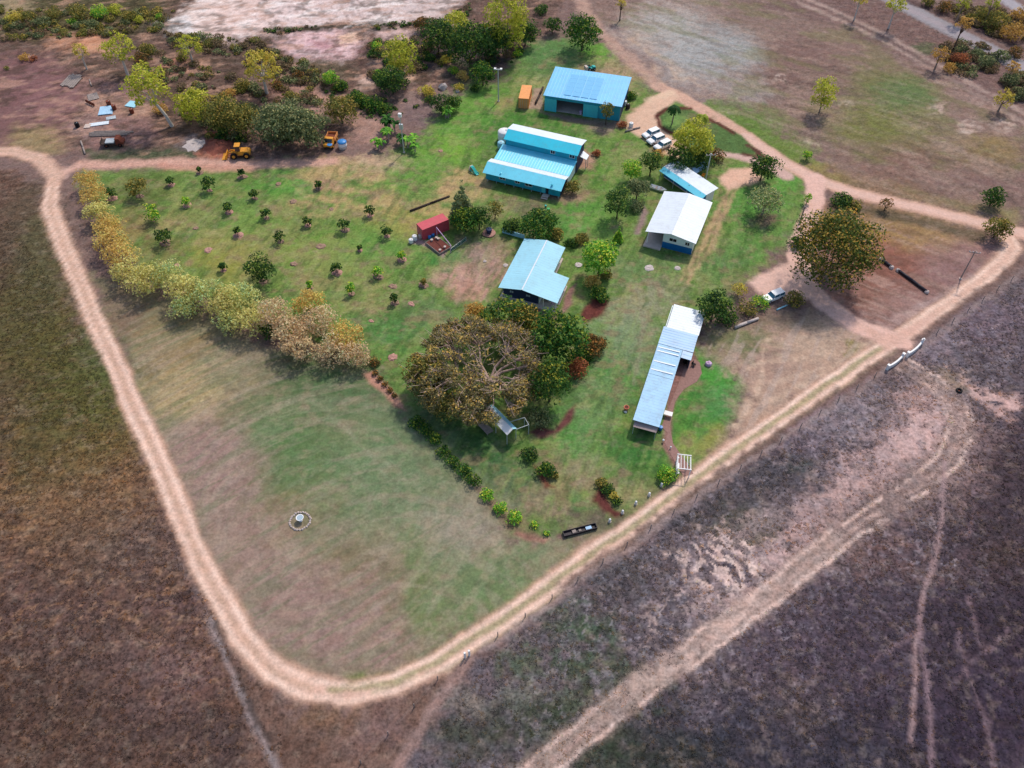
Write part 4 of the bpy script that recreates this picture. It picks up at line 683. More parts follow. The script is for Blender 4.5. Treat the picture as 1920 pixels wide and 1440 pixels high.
# --- white garden arbour at the end of the brick path
c0 = at(1279, 882)
t = thing('garden_arbour', (c0[0], c0[1], 0), rot(-8), 'white slatted garden arbour at the end of the brick path', 'arbour')
for x in (-1.0, 1.0):
    for y in (-1.2, 1.2): MB().box(x-0.07,x+0.07,y-0.07,y+0.07,0,2.1).build('post', 'white', t)
for x in (-1.0, 1.0): MB().box(x-0.06,x+0.06,-1.5,1.5,2.1,2.24).build('beam', 'white', t)
for y in (-1.35, 1.35): MB().box(-1.1,1.1,y-0.06,y+0.06,2.25,2.38).build('cross_beam', 'white', t)
for i in range(3): MB().box(-0.55+i*0.5,-0.47+i*0.5,-1.27,1.27,2.26,2.34).build('rafter', 'white', t)
for i in range(6): MB().box(-1.03,-0.97,-1.1,1.1,0.3+i*0.3,0.4+i*0.3).build('side_slat', 'white', t)
MB().box(-0.9,-0.5,-1.0,1.0,0.42,0.48).box(-0.88,-0.8,-0.95,-0.85,0,0.42).box(-0.6,-0.52,-0.95,-0.85,0,0.42).box(-0.88,-0.8,0.85,0.95,0,0.42).box(-0.6,-0.52,0.85,0.95,0,0.42).build('seat', 'white', t)
# --- white play frame under the big tree
c0 = at(938, 806)
t = thing('shade_frame', (c0[0], c0[1], 0), rot(-52), 'white sheeted pipe-frame shelter under the edge of the great tree', 'shelter', scale=1.3)
for x0, m_ in ((-2.4,'white'),(0.15,'white')): MB().slab((x0,-0.75,2.05),(x0+2.25,-0.75,2.0),(x0+2.25,0.15,2.5),(x0,0.15,2.5),0.05).build('roof_panel', m_, t)
MB().slab((-2.4,0.18,2.5),(2.4,0.18,2.5),(2.4,0.75,2.15),(-2.4,0.75,2.15),0.05).build('rear_panel', 'roof_pale', t)
for x in (-2.3,0.02,2.3):
    for y in (-0.7,0.7): MB().tube((x,y,0),(x,y,2.05),0.05).build('post', 'zinc', t)
MB().path([(2.3,0.7,1.9),(2.7,2.4,1.9),(1.5,2.7,1.9),(0.9,0.8,1.9)],0.05).tube((2.7,2.4,0),(2.7,2.4,1.9),0.05).tube((1.5,2.7,0),(1.5,2.7,1.9),0.05).build('side_rail', 'zinc', t)
MB().box(-2.3,-0.2,-1.9,-0.9,0.35,0.42).box(-2.2,-2.1,-1.8,-1.7,0,0.35).box(-0.4,-0.3,-1.8,-1.7,0,0.35).box(-2.2,-2.1,-1.1,-1.0,0,0.35).box(-0.4,-0.3,-1.1,-1.0,0,0.35).build('low_table', 'timber', t)

# ------------------------------------------------------------------ containers
def container(name, loc, rz, L_, m, label):
    t = thing(name, loc, rz, label, 'container'); b = MB()
    b.box(0.06,L_-0.06,0.06,2.38,0.16,2.5); n = int(L_/0.28)
    for i in range(n):
        x = 0.2 + i*(L_-0.4)/n; b.box(x,x+0.13,0.02,0.058,0.2,2.44); b.box(x,x+0.13,2.382,2.42,0.2,2.44)
    b.build('corrugated_body', m, t)
    MB().box(0,L_,0,2.44,2.502,2.59).build('roof', m, t); MB().box(0,L_,0,2.44,0.0,0.158).build('base_frame', m, t)
    for x in (0,L_-0.14):
        for y in (0,2.3): MB().box(x,x+0.14,y,y+0.14,0.16,2.5).build('corner_post', m, t)
    for y0 in (0.16,1.24): MB().box(-0.04,0.055,y0,y0+1.04,0.2,2.46).build('door', m, t)
    for y in (0.5,0.9,1.5,1.95): MB().tube((-0.07,y,0.25),(-0.07,y,2.4),0.025,n=6).build('lock_rod', 'zinc', t)
    return t
A0 = at(792, 431.6, 2.59); B0 = at(842.5, 411, 2.59); ang = math.atan2(B0[1]-A0[1], B0[0]-A0[0])
container('shipping_container', (A0[0], A0[1], 0), ang, 6.06, 'red', 'faded red shipping container beside the fenced vegetable garden')
A0 = at(975.5, 184.5, 2.59); B0 = at(987, 162, 2.59)
d0 = at(991.5, 185, 2.59) - at(975.5, 184, 2.59); ang = math.atan2(d0[1], d0[0]) + math.pi/2
A1 = at(991.5, 185.5, 2.59); container('shipping_container', (A1[0], A1[1], 0), rot(82), 6.06, 'orange', 'orange shipping container next to the blue machinery shed')
def bar_thing(name, p, q, r, m, label, cat, group=None, z=None, taper=1.0, caps=None):
    p = np.array(at(*p)); q = np.array(at(*q)); d = q - p; L_ = float(np.linalg.norm(d)); z = r if z is None else z
    t = thing(name, (p[0], p[1], 0), math.atan2(d[1], d[0]), label, cat, group)
    MB().tube((0,0,z),(L_*0.5,0.03,z*1.02),r,r*(1+taper)/2,10).tube((L_*0.5,0.03,z*1.02),(L_,0,z),r*(1+taper)/2,r*taper,10).build('trunk' if cat == 'log' else 'barrel', m, t, True)
    if caps:
        for x in (-0.12, L_+0.12): MB().lathe([(0,0),(r*1.5,0),(r*1.6,r*0.9),(r*1.1,r*1.8),(0,r*1.9)],9,(x,0,0),0.12,rnd).build('end_stone', caps, t)
    return t
bar_thing('timber_wall', (1018,166), (1004,196), 0.25, 'timber_dark', 'dark sleeper wall between the orange container and the shed', 'wall', z=0.35)

# ------------------------------------------------------------------ fenced vegetable garden by the red container
c0 = at(822, 462)
t = thing('vegetable_bed', (c0[0], c0[1], 0), rot(-48), 'raised timber vegetable bed with pale pots beside the red container', 'garden bed')
for x0, x1, y0, y1 in ((-2.3,2.3,-1.5,-1.42),(-2.3,2.3,1.42,1.5),(-2.3,-2.22,-1.42,1.42),(2.22,2.3,-1.42,1.42)): MB().box(x0,x1,y0,y1,0,0.5).build('board', 'timber', t)
MB().box(-2.22,2.22,-1.42,1.42,0,0.42).build('soil', 'mulch_red', t)
for i, (x, y) in enumerate(((-1.7,0.9),(-1.2,1.0),(1.6,0.4),(1.7,-0.9),(-1.8,-0.2))): MB().lathe([(0,0.42),(0.2,0.42),(0.28,0.8),(0.22,0.82),(0,0.78)],10,(x,y,0)).build('pot', 'concrete', t)
p0 = at(818, 426, 2.3); p1 = at(846, 461, 1.9); p2 = at(845, 474)
t = thing('drain_pipe', (p0[0], p0[1], 0), 0, 'lilac pipe running from the red container over the vegetable bed', 'pipe')
a_ = p1 - p0; b_ = p2 - p0
MB().path([(0,0,0.0),(0,0,2.3)],0.07).path([(0,0,2.3),(a_[0]*0.9,a_[1]*0.9,1.95),(a_[0],a_[1],1.8),(b_[0],b_[1],1.4),(b_[0],b_[1],0)],0.08).build('pipe_run', 'lilac', t)
t = thing('garden_fence', (p2[0], p2[1], 0), 0, 'low green mesh fence from the vegetable bed to the tall shrubs', 'fence')
e_ = at(874, 452) - p2; mid = np.array(e_)
for i in range(4):
    u = i/3; MB().tube((mid[0]*u,mid[1]*u,0),(mid[0]*u,mid[1]*u,1.1),0.05).build('post', 'zinc', t)
for z in (0.2,0.6,1.0): MB().tube((0,0,z),(mid[0],mid[1],z),0.025,n=5).build('rail', 'zinc', t)
MB().slab((0,0.02,0.95),(mid[0],mid[1]+0.02,0.95),(mid[0],mid[1]+0.05,0.95),(0,0.05,0.95),0.8).build('mesh', 'net', t)
for i, (px_, py_, r_, h_, m_, lb) in enumerate(((771,455,0.45,0.9,'white','white plastic drum at the corner of the red container, farther from its door'),(778,450,0.5,1.15,'white','taller white drum against the door end of the red container'),(788,446,0.36,0.8,'concrete','cream bin under the near corner of the red container'),(799,442,0.4,1.3,'roof_pale','pale blue gas bottle leaning on the long side of the red container'),(806,447,0.35,0.7,'bluep','blue tub on the ground at the head of the vegetable bed'),(812,443,0.35,0.7,'bluep','blue tub beside the long side of the red container'))):
    t = thing('storage_drum', at(px_,py_), 0.3*i, lb, 'drum'); MB().lathe([(0,0),(r_,0),(r_*1.04,h_*0.3),(r_,h_*0.35),(r_*1.04,h_*0.7),(r_,h_*0.92),(r_*0.8,h_),(0,h_)],14).build('shell', m_, t, True); MB().lathe([(0,h_),(r_*0.3,h_),(r_*0.28,h_+0.06),(0,h_+0.06)],8,(r_*0.3,0,0)).build('cap', 'zinc', t)

# ------------------------------------------------------------------ vehicles
def car(name, c, rz, label, wagon=True, group=None):
    t = thing(name, c, rz, label, 'car', group, scale=0.92); L_ = 4.7; hw = 0.92
    pr = [(-L_/2,0.45),(-L_/2+0.05,0.35),(L_/2-0.15,0.35),(L_/2,0.5),(L_/2-0.02,0.8),(L_/2-0.25,0.98),(1.0,1.08),(-L_/2+0.1,1.08),(-L_/2,0.95)]
    MB().prism(pr, -hw, hw).build('body', 'carwhite', t, bevel=0.09)
    rr = -L_/2+0.12 if wagon else -1.0
    b0 = [(rr,1.08),(0.98,1.08),(0.35,1.64),(rr+0.22,1.64)]; s = MB()
    n = 4; i_ = 0.80; o_ = 0.88
    s.poly([(x, -o_ if z < 1.2 else -i_+0.06, z) for x, z in b0] + [(x, o_ if z < 1.2 else i_-0.06, z) for x, z in b0], [(0,1,2,3),(7,6,5,4),(0,4,5,1),(1,5,6,2),(2,6,7,3),(3,7,4,0)]); s.build('cabin_glass', 'carglass', t)
    MB().box(rr+0.16,0.45,-0.77,0.77,1.625,1.70).build('roof', 'carwhite', t, bevel=0.05)
    for y in (-1,1):
        pl = MB()
        for x0 in (rr+0.1,-0.85,0.45): pl.poly([(x0,y*0.885,1.07),(x0+0.12,y*0.885,1.07),(x0+0.05,y*0.76,1.64),(x0-0.03,y*0.76,1.64),(x0,y*0.84,1.07),(x0+0.12,y*0.84,1.07),(x0+0.05,y*0.71,1.64),(x0-0.03,y*0.71,1.64)], [(0,1,2,3),(7,6,5,4),(0,4,5,1),(1,5,6,2),(2,6,7,3),(3,7,4,0)])
        pl.build('pillar', 'carwhite', t)
        MB().box(L_/2-0.08,L_/2+0.02,y*0.62-0.17,y*0.62+0.17,0.68,0.82).build('headlight', 'glass_pale', t); MB().box(-L_/2-0.03,-L_/2+0.05,y*0.78-0.08,y*0.78+0.08,0.7,0.95).build('tail_light', 'red', t)
        MB().box(0.62,0.8,y*0.98-0.08,y*0.98+0.08,1.08,1.2).build('mirror', 'carwhite', t)
        for x in (1.45,-1.4):
            wv = MB().tube((x,y*0.70,0.36),(x,y*0.95,0.36),0.36,n=16).build('wheel', 'black', t); MB().tube((x,y*0.90,0.36),(x,y*0.965,0.36),0.2,n=12).build('rim', 'zinc', wv)
    MB().box(L_/2-0.05,L_/2+0.07,-0.9,0.9,0.36,0.55).build('bumper', 'black', t)
    if not wagon: MB().box(-L_/2+0.1,-1.1,-0.8,0.8,1.082,1.10).build('tray', 'dark', t)
    return t
hd = math.atan2(-2.35, -3.6)
car('parked_car', at(1220,255), hd, 'white station wagon parked nearest the machinery shed in a row of three'); car('parked_car', at(1229,266), hd, 'white wagon parked between the two other white cars'); car('parked_car', at(1241.5,277), hd+0.05, 'white car parked beside the yellowing tree, last of three')
car('parked_car', at(1449,560), rot(207), 'white car parked alone on the dirt drive among shrubs')
# loader
t = thing('wheel_loader', at(452,293), rot(184), 'yellow wheel loader parked by the heap of red soil', 'loader')
MB().prism([(-2.3,0.7),(0.4,0.7),(0.4,1.4),(-0.2,1.75),(-2.2,1.7),(-2.4,1.3)],-0.85,0.85).build('engine_body','yellow',t,bevel=0.08)
MB().box(0.45,1.9,-0.6,0.6,0.7,1.2).build('front_frame','yellow',t); MB().box(-0.3,0.75,-0.7,0.7,1.76,2.9).build('cab','glass',t); MB().box(-0.4,0.85,-0.78,0.78,2.9,3.0).build('cab_roof','yellow',t)
for y in (-0.45,0.45): MB().path([(1.0,y,1.5),(2.2,y,1.3),(3.0,y,0.6)],0.13).build('lift_arm','yellow',t)
MB().prism([(2.9,0.05),(4.0,0.02),(4.0,0.1),(3.2,0.25),(3.0,1.1),(2.9,1.1)],-1.3,1.3).build('bucket','yellow',t)
for x in (1.3,-1.5):
    for y in (-1,1): wv = MB().tube((x,y*0.72,0.72),(x,y*1.25,0.72),0.72,n=18).build('wheel','black',t); MB().tube((x,y*1.1,0.72),(x,y*1.28,0.72),0.36,n=12).build('rim','yellow',wv)
# orange tipper
t = thing('tipper_truck', at(620,272), rot(-97), 'orange yellow dump truck parked facing the lane by big bushes', 'truck')
MB().box(-2.9,2.2,-0.45,0.45,0.6,0.85).build('chassis','black',t)
MB().box(-2.9,-0.2,-1.1,1.1,0.95,1.05).box(-2.9,-0.2,-1.1,-1.02,1.05,1.75).box(-2.9,-0.2,1.02,1.1,1.05,1.75).box(-0.28,-0.2,-1.02,1.02,1.05,1.95).box(-2.9,-2.82,-1.02,1.02,1.05,1.7).build('tray','orange',t); MB().box(-2.8,-0.3,-1.0,1.0,1.06,1.2).build('load','rust',t)
MB().prism([(0.1,0.7),(2.1,0.7),(2.1,1.3),(1.3,1.5),(0.95,2.3),(0.1,2.3)],-1.0,1.0).build('cab','yellow',t,bevel=0.08); MB().poly([(1.33,-0.85,1.52),(1.33,0.85,1.52),(1.0,0.85,2.22),(1.0,-0.85,2.22),(1.28,-0.85,1.52),(1.28,0.85,1.52),(0.95,0.85,2.22),(0.95,-0.85,2.22)],[(0,1,2,3),(7,6,5,4),(0,4,5,1),(1,5,6,2),(2,6,7,3),(3,7,4,0)]).build('windscreen','glass',t)
MB().lathe([(0,0),(0.55,0),(0.6,0.12),(0,0.2)],16,(1.85,0.5,1.32)).build('blue_lid','bluep',t)
for x in (1.3,-1.2,-2.2):
    for y in (-1,1): wv = MB().tube((x,y*0.7,0.5),(x,y*1.05,0.5),0.5,n=16).build('wheel','black',t); MB().tube((x,y*0.95,0.5),(x,y*1.07,0.5),0.26,n=10).build('rim','yellow',wv)
t = thing('poly_tank', at(643,277), 0.4, 'blue topped white plastic tank beside the orange dump truck', 'water tank')
MB().lathe([(0,0),(1.0,0),(1.0,0.7),(1.05,0.75),(1.0,0.82),(1.0,1.5)],20).build('tank_wall','white',t,True); MB().lathe([(1.04,1.48),(1.04,1.6),(0.85,1.78),(0.3,1.9),(0,1.92)],20).build('lid','bluep',t,True)
# abandoned truck with dark body
t = thing('derelict_truck', at(215,272), rot(6), 'derelict dark truck with a rusty red cab among scrap', 'truck')
MB().box(-2.6,2.4,-0.45,0.45,0.55,0.8).build('chassis','black',t); MB().box(-2.6,0.6,-1.05,1.05,0.85,1.0).box(-2.6,-2.5,-1.05,1.05,1.0,1.5).build('tray','timber_dark',t); MB().prism([(0.7,0.6),(2.4,0.6),(2.4,1.2),(1.9,1.3),(1.6,2.05),(0.7,2.05)],-0.95,0.95).build('cab','rust',t,bevel=0.07); MB().box(-1.6,0.4,-0.9,0.9,1.02,1.25).build('sheet_load','zinc',t)
for x in (1.5,-1.5):
    for y in (-1,1): wv = MB().tube((x,y*0.7,0.45),(x,y*1.0,0.45),0.45,n=14).build('wheel','black',t); MB().tube((x,y*0.92,0.45),(x,y*1.02,0.45),0.22,n=10).build('rim','rust',wv)
# small tractor behind the shed
t = thing('ride_on_mower', at(1108,131), 0.4, 'small teal and black mower behind the blue machinery shed', 'mower')
MB().prism([(-1.1,0.5),(0.2,0.5),(1.1,0.45),(1.15,0.85),(0.3,1.0),(0.2,0.7),(-0.3,0.7),(-0.5,1.2),(-1.1,1.2)],-0.45,0.45).build('body','teal',t,bevel=0.05); MB().box(-0.9,-0.3,-0.3,0.3,0.9,1.3).build('seat','black',t); MB().box(-1.7,-1.1,-0.6,0.6,0.3,1.3).build('catcher','concrete',t)
for x,r_ in ((0.75,0.3),(-0.6,0.45)):
    for y in (-1,1): wv = MB().tube((x,y*0.4,r_),(x,y*0.68,r_),r_,n=12).build('wheel','black',t); MB().tube((x,y*0.6,r_),(x,y*0.7,r_),r_*0.5,n=8).build('rim','zinc',wv)
t = thing('play_slide', at(890,324), rot(-50), 'teal plastic play slide on the grass beside the blue homestead', 'slide')
MB().poly([(-1.1,-0.35,1.2),(-1.1,0.35,1.2),(-0.6,-0.35,1.2),(-0.6,0.35,1.2),(0.8,-0.35,0.2),(0.8,0.35,0.2),(1.2,-0.35,0.15),(1.2,0.35,0.15)],[(0,2,3,1),(2,4,5,3),(4,6,7,5)]).box(-1.1,1.0,-0.42,-0.36,0.15,0.4).box(-1.1,1.0,0.36,0.42,0.15,0.4).build('chute','teal',t); MB().box(-1.35,-1.15,-0.4,0.4,0,1.2).box(-1.6,-1.4,-0.4,0.4,0,0.6).build('ladder','concrete',t)
for px_, py_, m_, lb in ((1028,397,'green','green garden bin on the lawn below the blue homestead steps'),(1023,389,'teal','small teal tub near the blue homestead steps'),(1238,806,'bluep','blue barrel at the near corner of the bunkhouse')):
    t = thing('garden_bin', at(px_,py_), 0.2, lb, 'bin'); k_ = 0.75 if m_ != 'teal' else 0.5
    MB().lathe([(0,0),(0.38*k_,0),(0.45*k_,1.0*k_),(0.47*k_,1.02*k_),(0,1.04*k_)],12).build('tub',m_,t,True); MB().lathe([(0,1.05*k_),(0.48*k_,1.05*k_),(0.4*k_,1.15*k_),(0,1.18*k_)],12).build('lid',m_,t)

# ------------------------------------------------------------------ poles, fences, gates
def pole(px_, py_, h, label, arm='light', r=0.13, cat='pole', m='zinc'):
    t = thing('power_pole' if arm != 'none' else 'timber_post', at(px_,py_), rnd.uniform(-0.3,0.3), label, cat)
    MB().tube((0,0,0),(0,0,h),r*1.15,r*0.8,10).build('shaft', m, t)
    if arm == 'light':
        MB().box(-0.9,0.9,-0.08,0.08,h-0.3,h-0.14).build('crossarm','zinc',t)
        for x in (-0.7,0.7): MB().box(x-0.25,x+0.25,-0.3,0.3,h-0.13,h+0.1).build('floodlight','white',t)
    elif arm == 'cross':
        MB().box(-1.0,1.0,-0.06,0.06,h-0.5,h-0.36).build('crossarm','timber',t)
        for x in (-0.9,-0.3,0.3,0.9): MB().lathe([(0,0),(0.06,0),(0.09,0.1),(0.05,0.2),(0,0.22)],8,(x,0,h-0.36)).build('insulator','white',t)
    elif arm == 'box':
        MB().box(-0.35,0.35,-0.3,0.3,h-0.6,h+0.2).build('floodlight','white',t); MB().box(-0.4,0.4,-0.25,0.2,h-3.6,h-2.4).build('meter_box','zinc',t)
    MB().lathe([(r*1.2,0),(0.3,0),(0.3,0.15),(r*1.2,0.25)],10).build('footing','concrete',t)
    return t
pole(934.7,190,8.4,'white floodlight pole on the lawn near the machinery shed'); pole(757.6,286,9.6,'grey pole with a lamp and box among the banana plants','box',0.12); pole(1322.5,340,7.0,'pale green pole beside the long white cabin','cross',0.13); pole(1800.6,523,7.0,'slim timber power pole in the bare triangle of ground','cross',0.11,m='timber'); pole(1500,416,3.9,'pale timber post behind the great round tree','none',0.16,cat='post',m='timber')
def fence(name, px, step, label, h=1.15, wires=3):
    P = gpts(px); t = thing(name, (P[0][0], P[0][1], 0), 0, label, 'fence'); S_ = P - P[0]
    d = np.linalg.norm(np.diff(S_, axis=0), axis=1); cum = np.concatenate([[0], np.cumsum(d)]); n = int(cum[-1]//step) + 1; pts = []
    pm = None
    for i in range(n):
        s = i*step; x = float(np.interp(s, cum, S_[:,0])); y = float(np.interp(s, cum, S_[:,1])); big = i == 0
        if big: MB().tube((x,y,0),(x,y,1.6),0.16,0.15,10).build('strainer_post','white',t)
        else:
            if pm is None: pm = MB().tube((0,0,0),(0,0,h+0.1),0.075,0.065,7).build('post','timber',t); pm.location = (x,y,0)
            else:
                o = pm.copy(); C.objects.link(o); o.parent = t; o.location = (x,y,0); o.rotation_euler = (rnd.uniform(-.05,.05), rnd.uniform(-.05,.05), 0)
        pts.append((x,y))
    for k in range(wires):
        z = h*(k+1)/wires - 0.05; MB().path([(x,y,z) for x,y in pts], 0.007, 4).build('wire','timber',t)
    return t
fence('wire_fence', [(880,1229),(1060,1105),(1250,970),(1383,883),(1560,760),(1662,692)], 4.7, 'wire fence on timber posts along the lower side of the track')
fence('wire_fence', [(1727,646),(1800,594),(1925,505),(2000,450)], 4.7, 'wire fence running from the white gate wings to the far corner')
fence('wire_fence', [(872,1233),(826,1268),(790,1312),(702,1405),(640,1470)], 4.6, 'wire fence leaving the white corner post toward the red-brown ground')
for (p, q), lb in ((((1664,692),(1690,672)), 'white curved wing wall of the paddock entrance, on the side of the corner post'), (((1701,668),(1726,646)), 'white curved wing wall of the paddock entrance, on the far-corner side')):
    a = at(*p); b = at(*q); d = b - a; L_ = float(np.hypot(d[0], d[1])); t = thing('gate_wing_wall', (a[0],a[1],0), math.atan2(d[1],d[0]), lb, 'wall')
    w_ = MB(); n = 8; pts = [(L_*i/n, -0.18*math.sin(math.pi*i/n)) for i in range(n+1)]
    for i in range(n): (x0,y0),(x1,y1) = pts[i],pts[i+1]; w_.slab((x0,y0-0.14,0.85),(x1,y1-0.14,0.85),(x1,y1+0.14,0.85),(x0,y0+0.14,0.85),0.85)
    w_.build('wall_panel','white',t)
    for x in (-0.15,L_+0.15): MB().box(x-0.2,x+0.2,-0.2,0.2,0,1.15).box(x-0.25,x+0.25,-0.25,0.25,1.15,1.23).build('pier','white',t)
for i, (px_, py_) in enumerate(((1143,978),(1167,962),(1192,945),(1217,929),(1240,911))):
    t = thing('white_marker', at(px_,py_), 0.3*i, 'short white painted bollard on the verge above the track', 'bollard', 'white bollards along the garden edge')
    MB().lathe([(0,0),(0.2,0),(0.19,0.6),(0.15,0.72),(0,0.76)],10).build('shaft','white',t,True); MB().lathe([(0.2,0),(0.28,0),(0.26,0.08),(0.2,0.1)],10).build('footing','concrete',t)
for i, (px_, py_, s_) in enumerate(((1243,829,1.0),(1257,841,0.8),(1270,863,1.2))):
    t = thing('path_lamp', at(px_,py_), 0, 'low white globe lamp standing on the brick path', 'lamp', 'globe lamps along the brick path'); MB().tube((0,0,0),(0,0,0.4*s_),0.05).build('stem','zinc',t); MB().lathe([(0,0.36*s_),(0.15*s_,0.42*s_),(0.2*s_,0.55*s_),(0.14*s_,0.68*s_),(0,0.72*s_)],12).build('globe','white',t,True)
# logs, pipes, trough
bar_thing('fallen_log', (769,397),(843,369),0.22,'timber_dark','dark fallen log on the tan grass above the red container','log',taper=0.8)
bar_thing('pale_log', (1377,616),(1421,599),0.3,'stone','pale bleached log near the drive beside the bunkhouse tree','log',taper=0.85)
bar_thing('pale_log', (1456,582),(1476,573),0.15,'roof_pale','thin whitish log lying below the car parked alone','log',taper=0.9)
bar_thing('poly_pipe', (1684,509),(1736,548),0.28,'blackpipe','long black culvert pipe with stone ends in the bare triangle','pipe',caps='stone')
bar_thing('poly_pipe', (1652,489),(1670,502),0.30,'blackpipe','short black culvert pipe half under the great round tree','pipe',caps='stone')
a = at(1056,1004); b = at(1118,988); d = b-a; L_ = float(np.hypot(d[0],d[1])); t = thing('feed_trough', (a[0],a[1],0), math.atan2(d[1],d[0]), 'long dark trough with pale sheets lying in it beside the track', 'trough')
MB().box(0,L_,-0.45,-0.37,0.1,0.55).box(0,L_,0.37,0.45,0.1,0.55).box(0,L_,-0.37,0.37,0.1,0.18).box(0,0.08,-0.37,0.37,0.18,0.55).box(L_-0.08,L_,-0.37,0.37,0.18,0.55).build('channel','blackpipe',t); MB().box(L_-1.7,L_-0.8,-0.25,0.25,0.3,0.4).build('tin_sheet','roof_zinc2',t); MB().box(L_-2.8,L_-2.4,-0.2,0.15,0.3,0.36).build('tin_sheet','timber',t); MB().box(1.4,2.0,-0.25,0.25,0.3,0.42).build('plank','timber',t)
for x in (0.4,L_/2,L_-0.4): MB().box(x-0.1,x+0.1,-0.5,0.5,0,0.1).build('sleeper','timber_dark',t)
# stone ring with white bowl in the mown paddock
t = thing('stone_ring', at(563,977), 0, 'ring of pale yellow stones around the white bowl in the mown paddock', 'stone ring')
rg = random.Random(3)
for i in range(26):
    a = 2*math.pi*i/26; R0 = 1.52 + rg.uniform(-0.08,0.08)
    MB().lathe([(0,0),(0.17,0),(0.19,0.1),(0.11,0.2),(0,0.22)],7,(R0*math.cos(a),R0*math.sin(a),0),0.2,rg).build('stone','concrete' if i % 3 else 'stone',t)
t = thing('bird_bath', at(564,976), 0, 'white bird bath bowl standing inside the stone ring', 'bird bath')
MB().lathe([(0,0),(0.3,0),(0.25,0.1),(0.14,0.2),(0.14,0.6),(0.25,0.68),(0.55,0.75),(0.6,0.88),(0.54,0.88),(0.45,0.82),(0,0.8)],18).build('pedestal_bowl','white',t,True); MB().lathe([(0,0.83),(0.5,0.83),(0.5,0.835),(0,0.836)],16).build('water','glass_pale',t)
t = thing('garden_pot', at(1174,768), 0, 'terracotta pot on the lawn on the lawn side of the bunkhouse', 'pot'); MB().lathe([(0,0),(0.3,0),(0.42,0.6),(0.48,0.62),(0.46,0.72),(0.38,0.7),(0.36,0.6),(0,0.58)],14).build('body','terracotta',t,True); MB().lathe([(0,0.59),(0.35,0.59),(0.35,0.6),(0,0.61)],10).build('soil','mulch_red',t)
t = thing('white_stone', at(1173,773), 0, 'white stone lying in front of the terracotta pot', 'stone'); MB().lathe([(0,0),(0.22,0),(0.26,0.12),(0.15,0.24),(0,0.27)],9,(0,0,0),0.15,rg).build('stone_body','white',t)
t = thing('old_tyre', at(1798,733), 0.2, 'dark tyre lying beside the sandy track', 'tyre', scale=0.7); MB().lathe([(0.35,0.05),(0.55,0),(0.75,0.08),(0.8,0.2),(0.75,0.34),(0.55,0.4),(0.35,0.34),(0.35,0.05)],18).build('rubber','black',t,True); MB().lathe([(0,0.05),(0.34,0.05),(0.34,0.08),(0,0.1)],14).build('hub_plate','rust',t)
t = thing('garden_stone', at(1328,684), 0, 'pinkish boulder on the lawn beside the bunkhouse patio', 'boulder'); MB().lathe([(0,0),(0.5,0),(0.62,0.25),(0.45,0.55),(0,0.65)],10,(0,0,0),0.18,rg).build('rock','lilac',t)
for i, (px_, py_, lb) in enumerate(((1284,683,'dark outdoor chair on the bunkhouse patio, at its narrow end'),(1300,686,'dark outdoor chair on the rounded end of the bunkhouse patio'))):
    t = thing('patio_chair', at(px_,py_), 0.8*i, lb, 'chair'); MB().box(-0.3,0.3,-0.3,0.3,0.4,0.46).build('seat','black',t); MB().box(-0.3,0.3,0.26,0.32,0.46,0.95).build('backrest','black',t)
    for x in (-0.27,0.23):
        for y in (-0.27,0.23): MB().box(x,x+0.05,y,y+0.05,0,0.4).build('leg','black',t)
t = thing('patio_table', at(1252,780), rot(-20), 'white framed outdoor table on the brick path by the bunkhouse', 'table'); MB().box(-0.7,0.7,-0.45,0.45,0.7,0.75).build('table_top','white',t)
for x in (-0.6,0.54):
    for y in (-0.4,0.34): MB().box(x,x+0.06,y,y+0.06,0,0.7).build('leg','zinc',t)

# ------------------------------------------------------------------ yard clutter
t = thing('round_planter', at(917,438), 0, 'dark blue tub on a round pink stone base behind the aqua-roofed house', 'planter'); MB().lathe([(0,0),(1.3,0),(1.35,0.2),(1.2,0.3),(0,0.28)],18,(0,0,0),0.06,rg).build('stone_base','mulch',t); MB().lathe([(0,0.28),(0.5,0.28),(0.62,1.2),(0.56,1.22),(0,1.15)],14).build('tub','wall_navy',t,True)
bar_thing('sleeper_edging', (1172,248),(1200,240),0.2,'timber','grey sleeper edging the parking at the machinery shed corner','edging')
for px_, py_, r_, lb in ((1217,503,0.9,'flat pinkish stone slab on the lawn below the cottage veranda'),(1270,503,0.6,'flat pale slab on the lawn below the cottage blue skirting'),(1085,497,0.7,'pale flat stone between the aqua-roofed house and weeping tree'),(909,490,0.35,'small white stone on the bare yard of the aqua-roofed house'),(948,498,0.5,'white rock against the side wall of the aqua-roofed house')):
    t = thing('flat_stone', at(px_,py_), rg.uniform(0,3), lb, 'stone'); MB().lathe([(0,0),(r_,0),(r_*0.95,0.1),(r_*0.5,0.16),(0,0.17)],10,(0,0,0),0.2,rg).build('slab','stone',t)
t = thing('dinghy', at(1233,356), rot(-28), 'small white dinghy lying behind the cottage', 'boat')
MB().poly([(-1.7,-0.6,0.6),(0.8,-0.65,0.6),(2.0,0,0.75),(0.8,0.65,0.6),(-1.7,0.6,0.6),(-1.6,-0.35,0.02),(0.7,-0.35,0.02),(1.6,0,0.1),(0.7,0.35,0.02),(-1.6,0.35,0.02)],[(0,5,6,1),(1,6,7,2),(2,7,8,3),(3,8,9,4),(4,9,5,0),(9,8,7,6,5)]).build('hull','white',t); MB().box(-0.5,-0.2,-0.6,0.6,0.45,0.5).build('thwart','timber',t); MB().box(0.5,0.75,-0.6,0.6,0.45,0.5).build('thwart','timber',t)
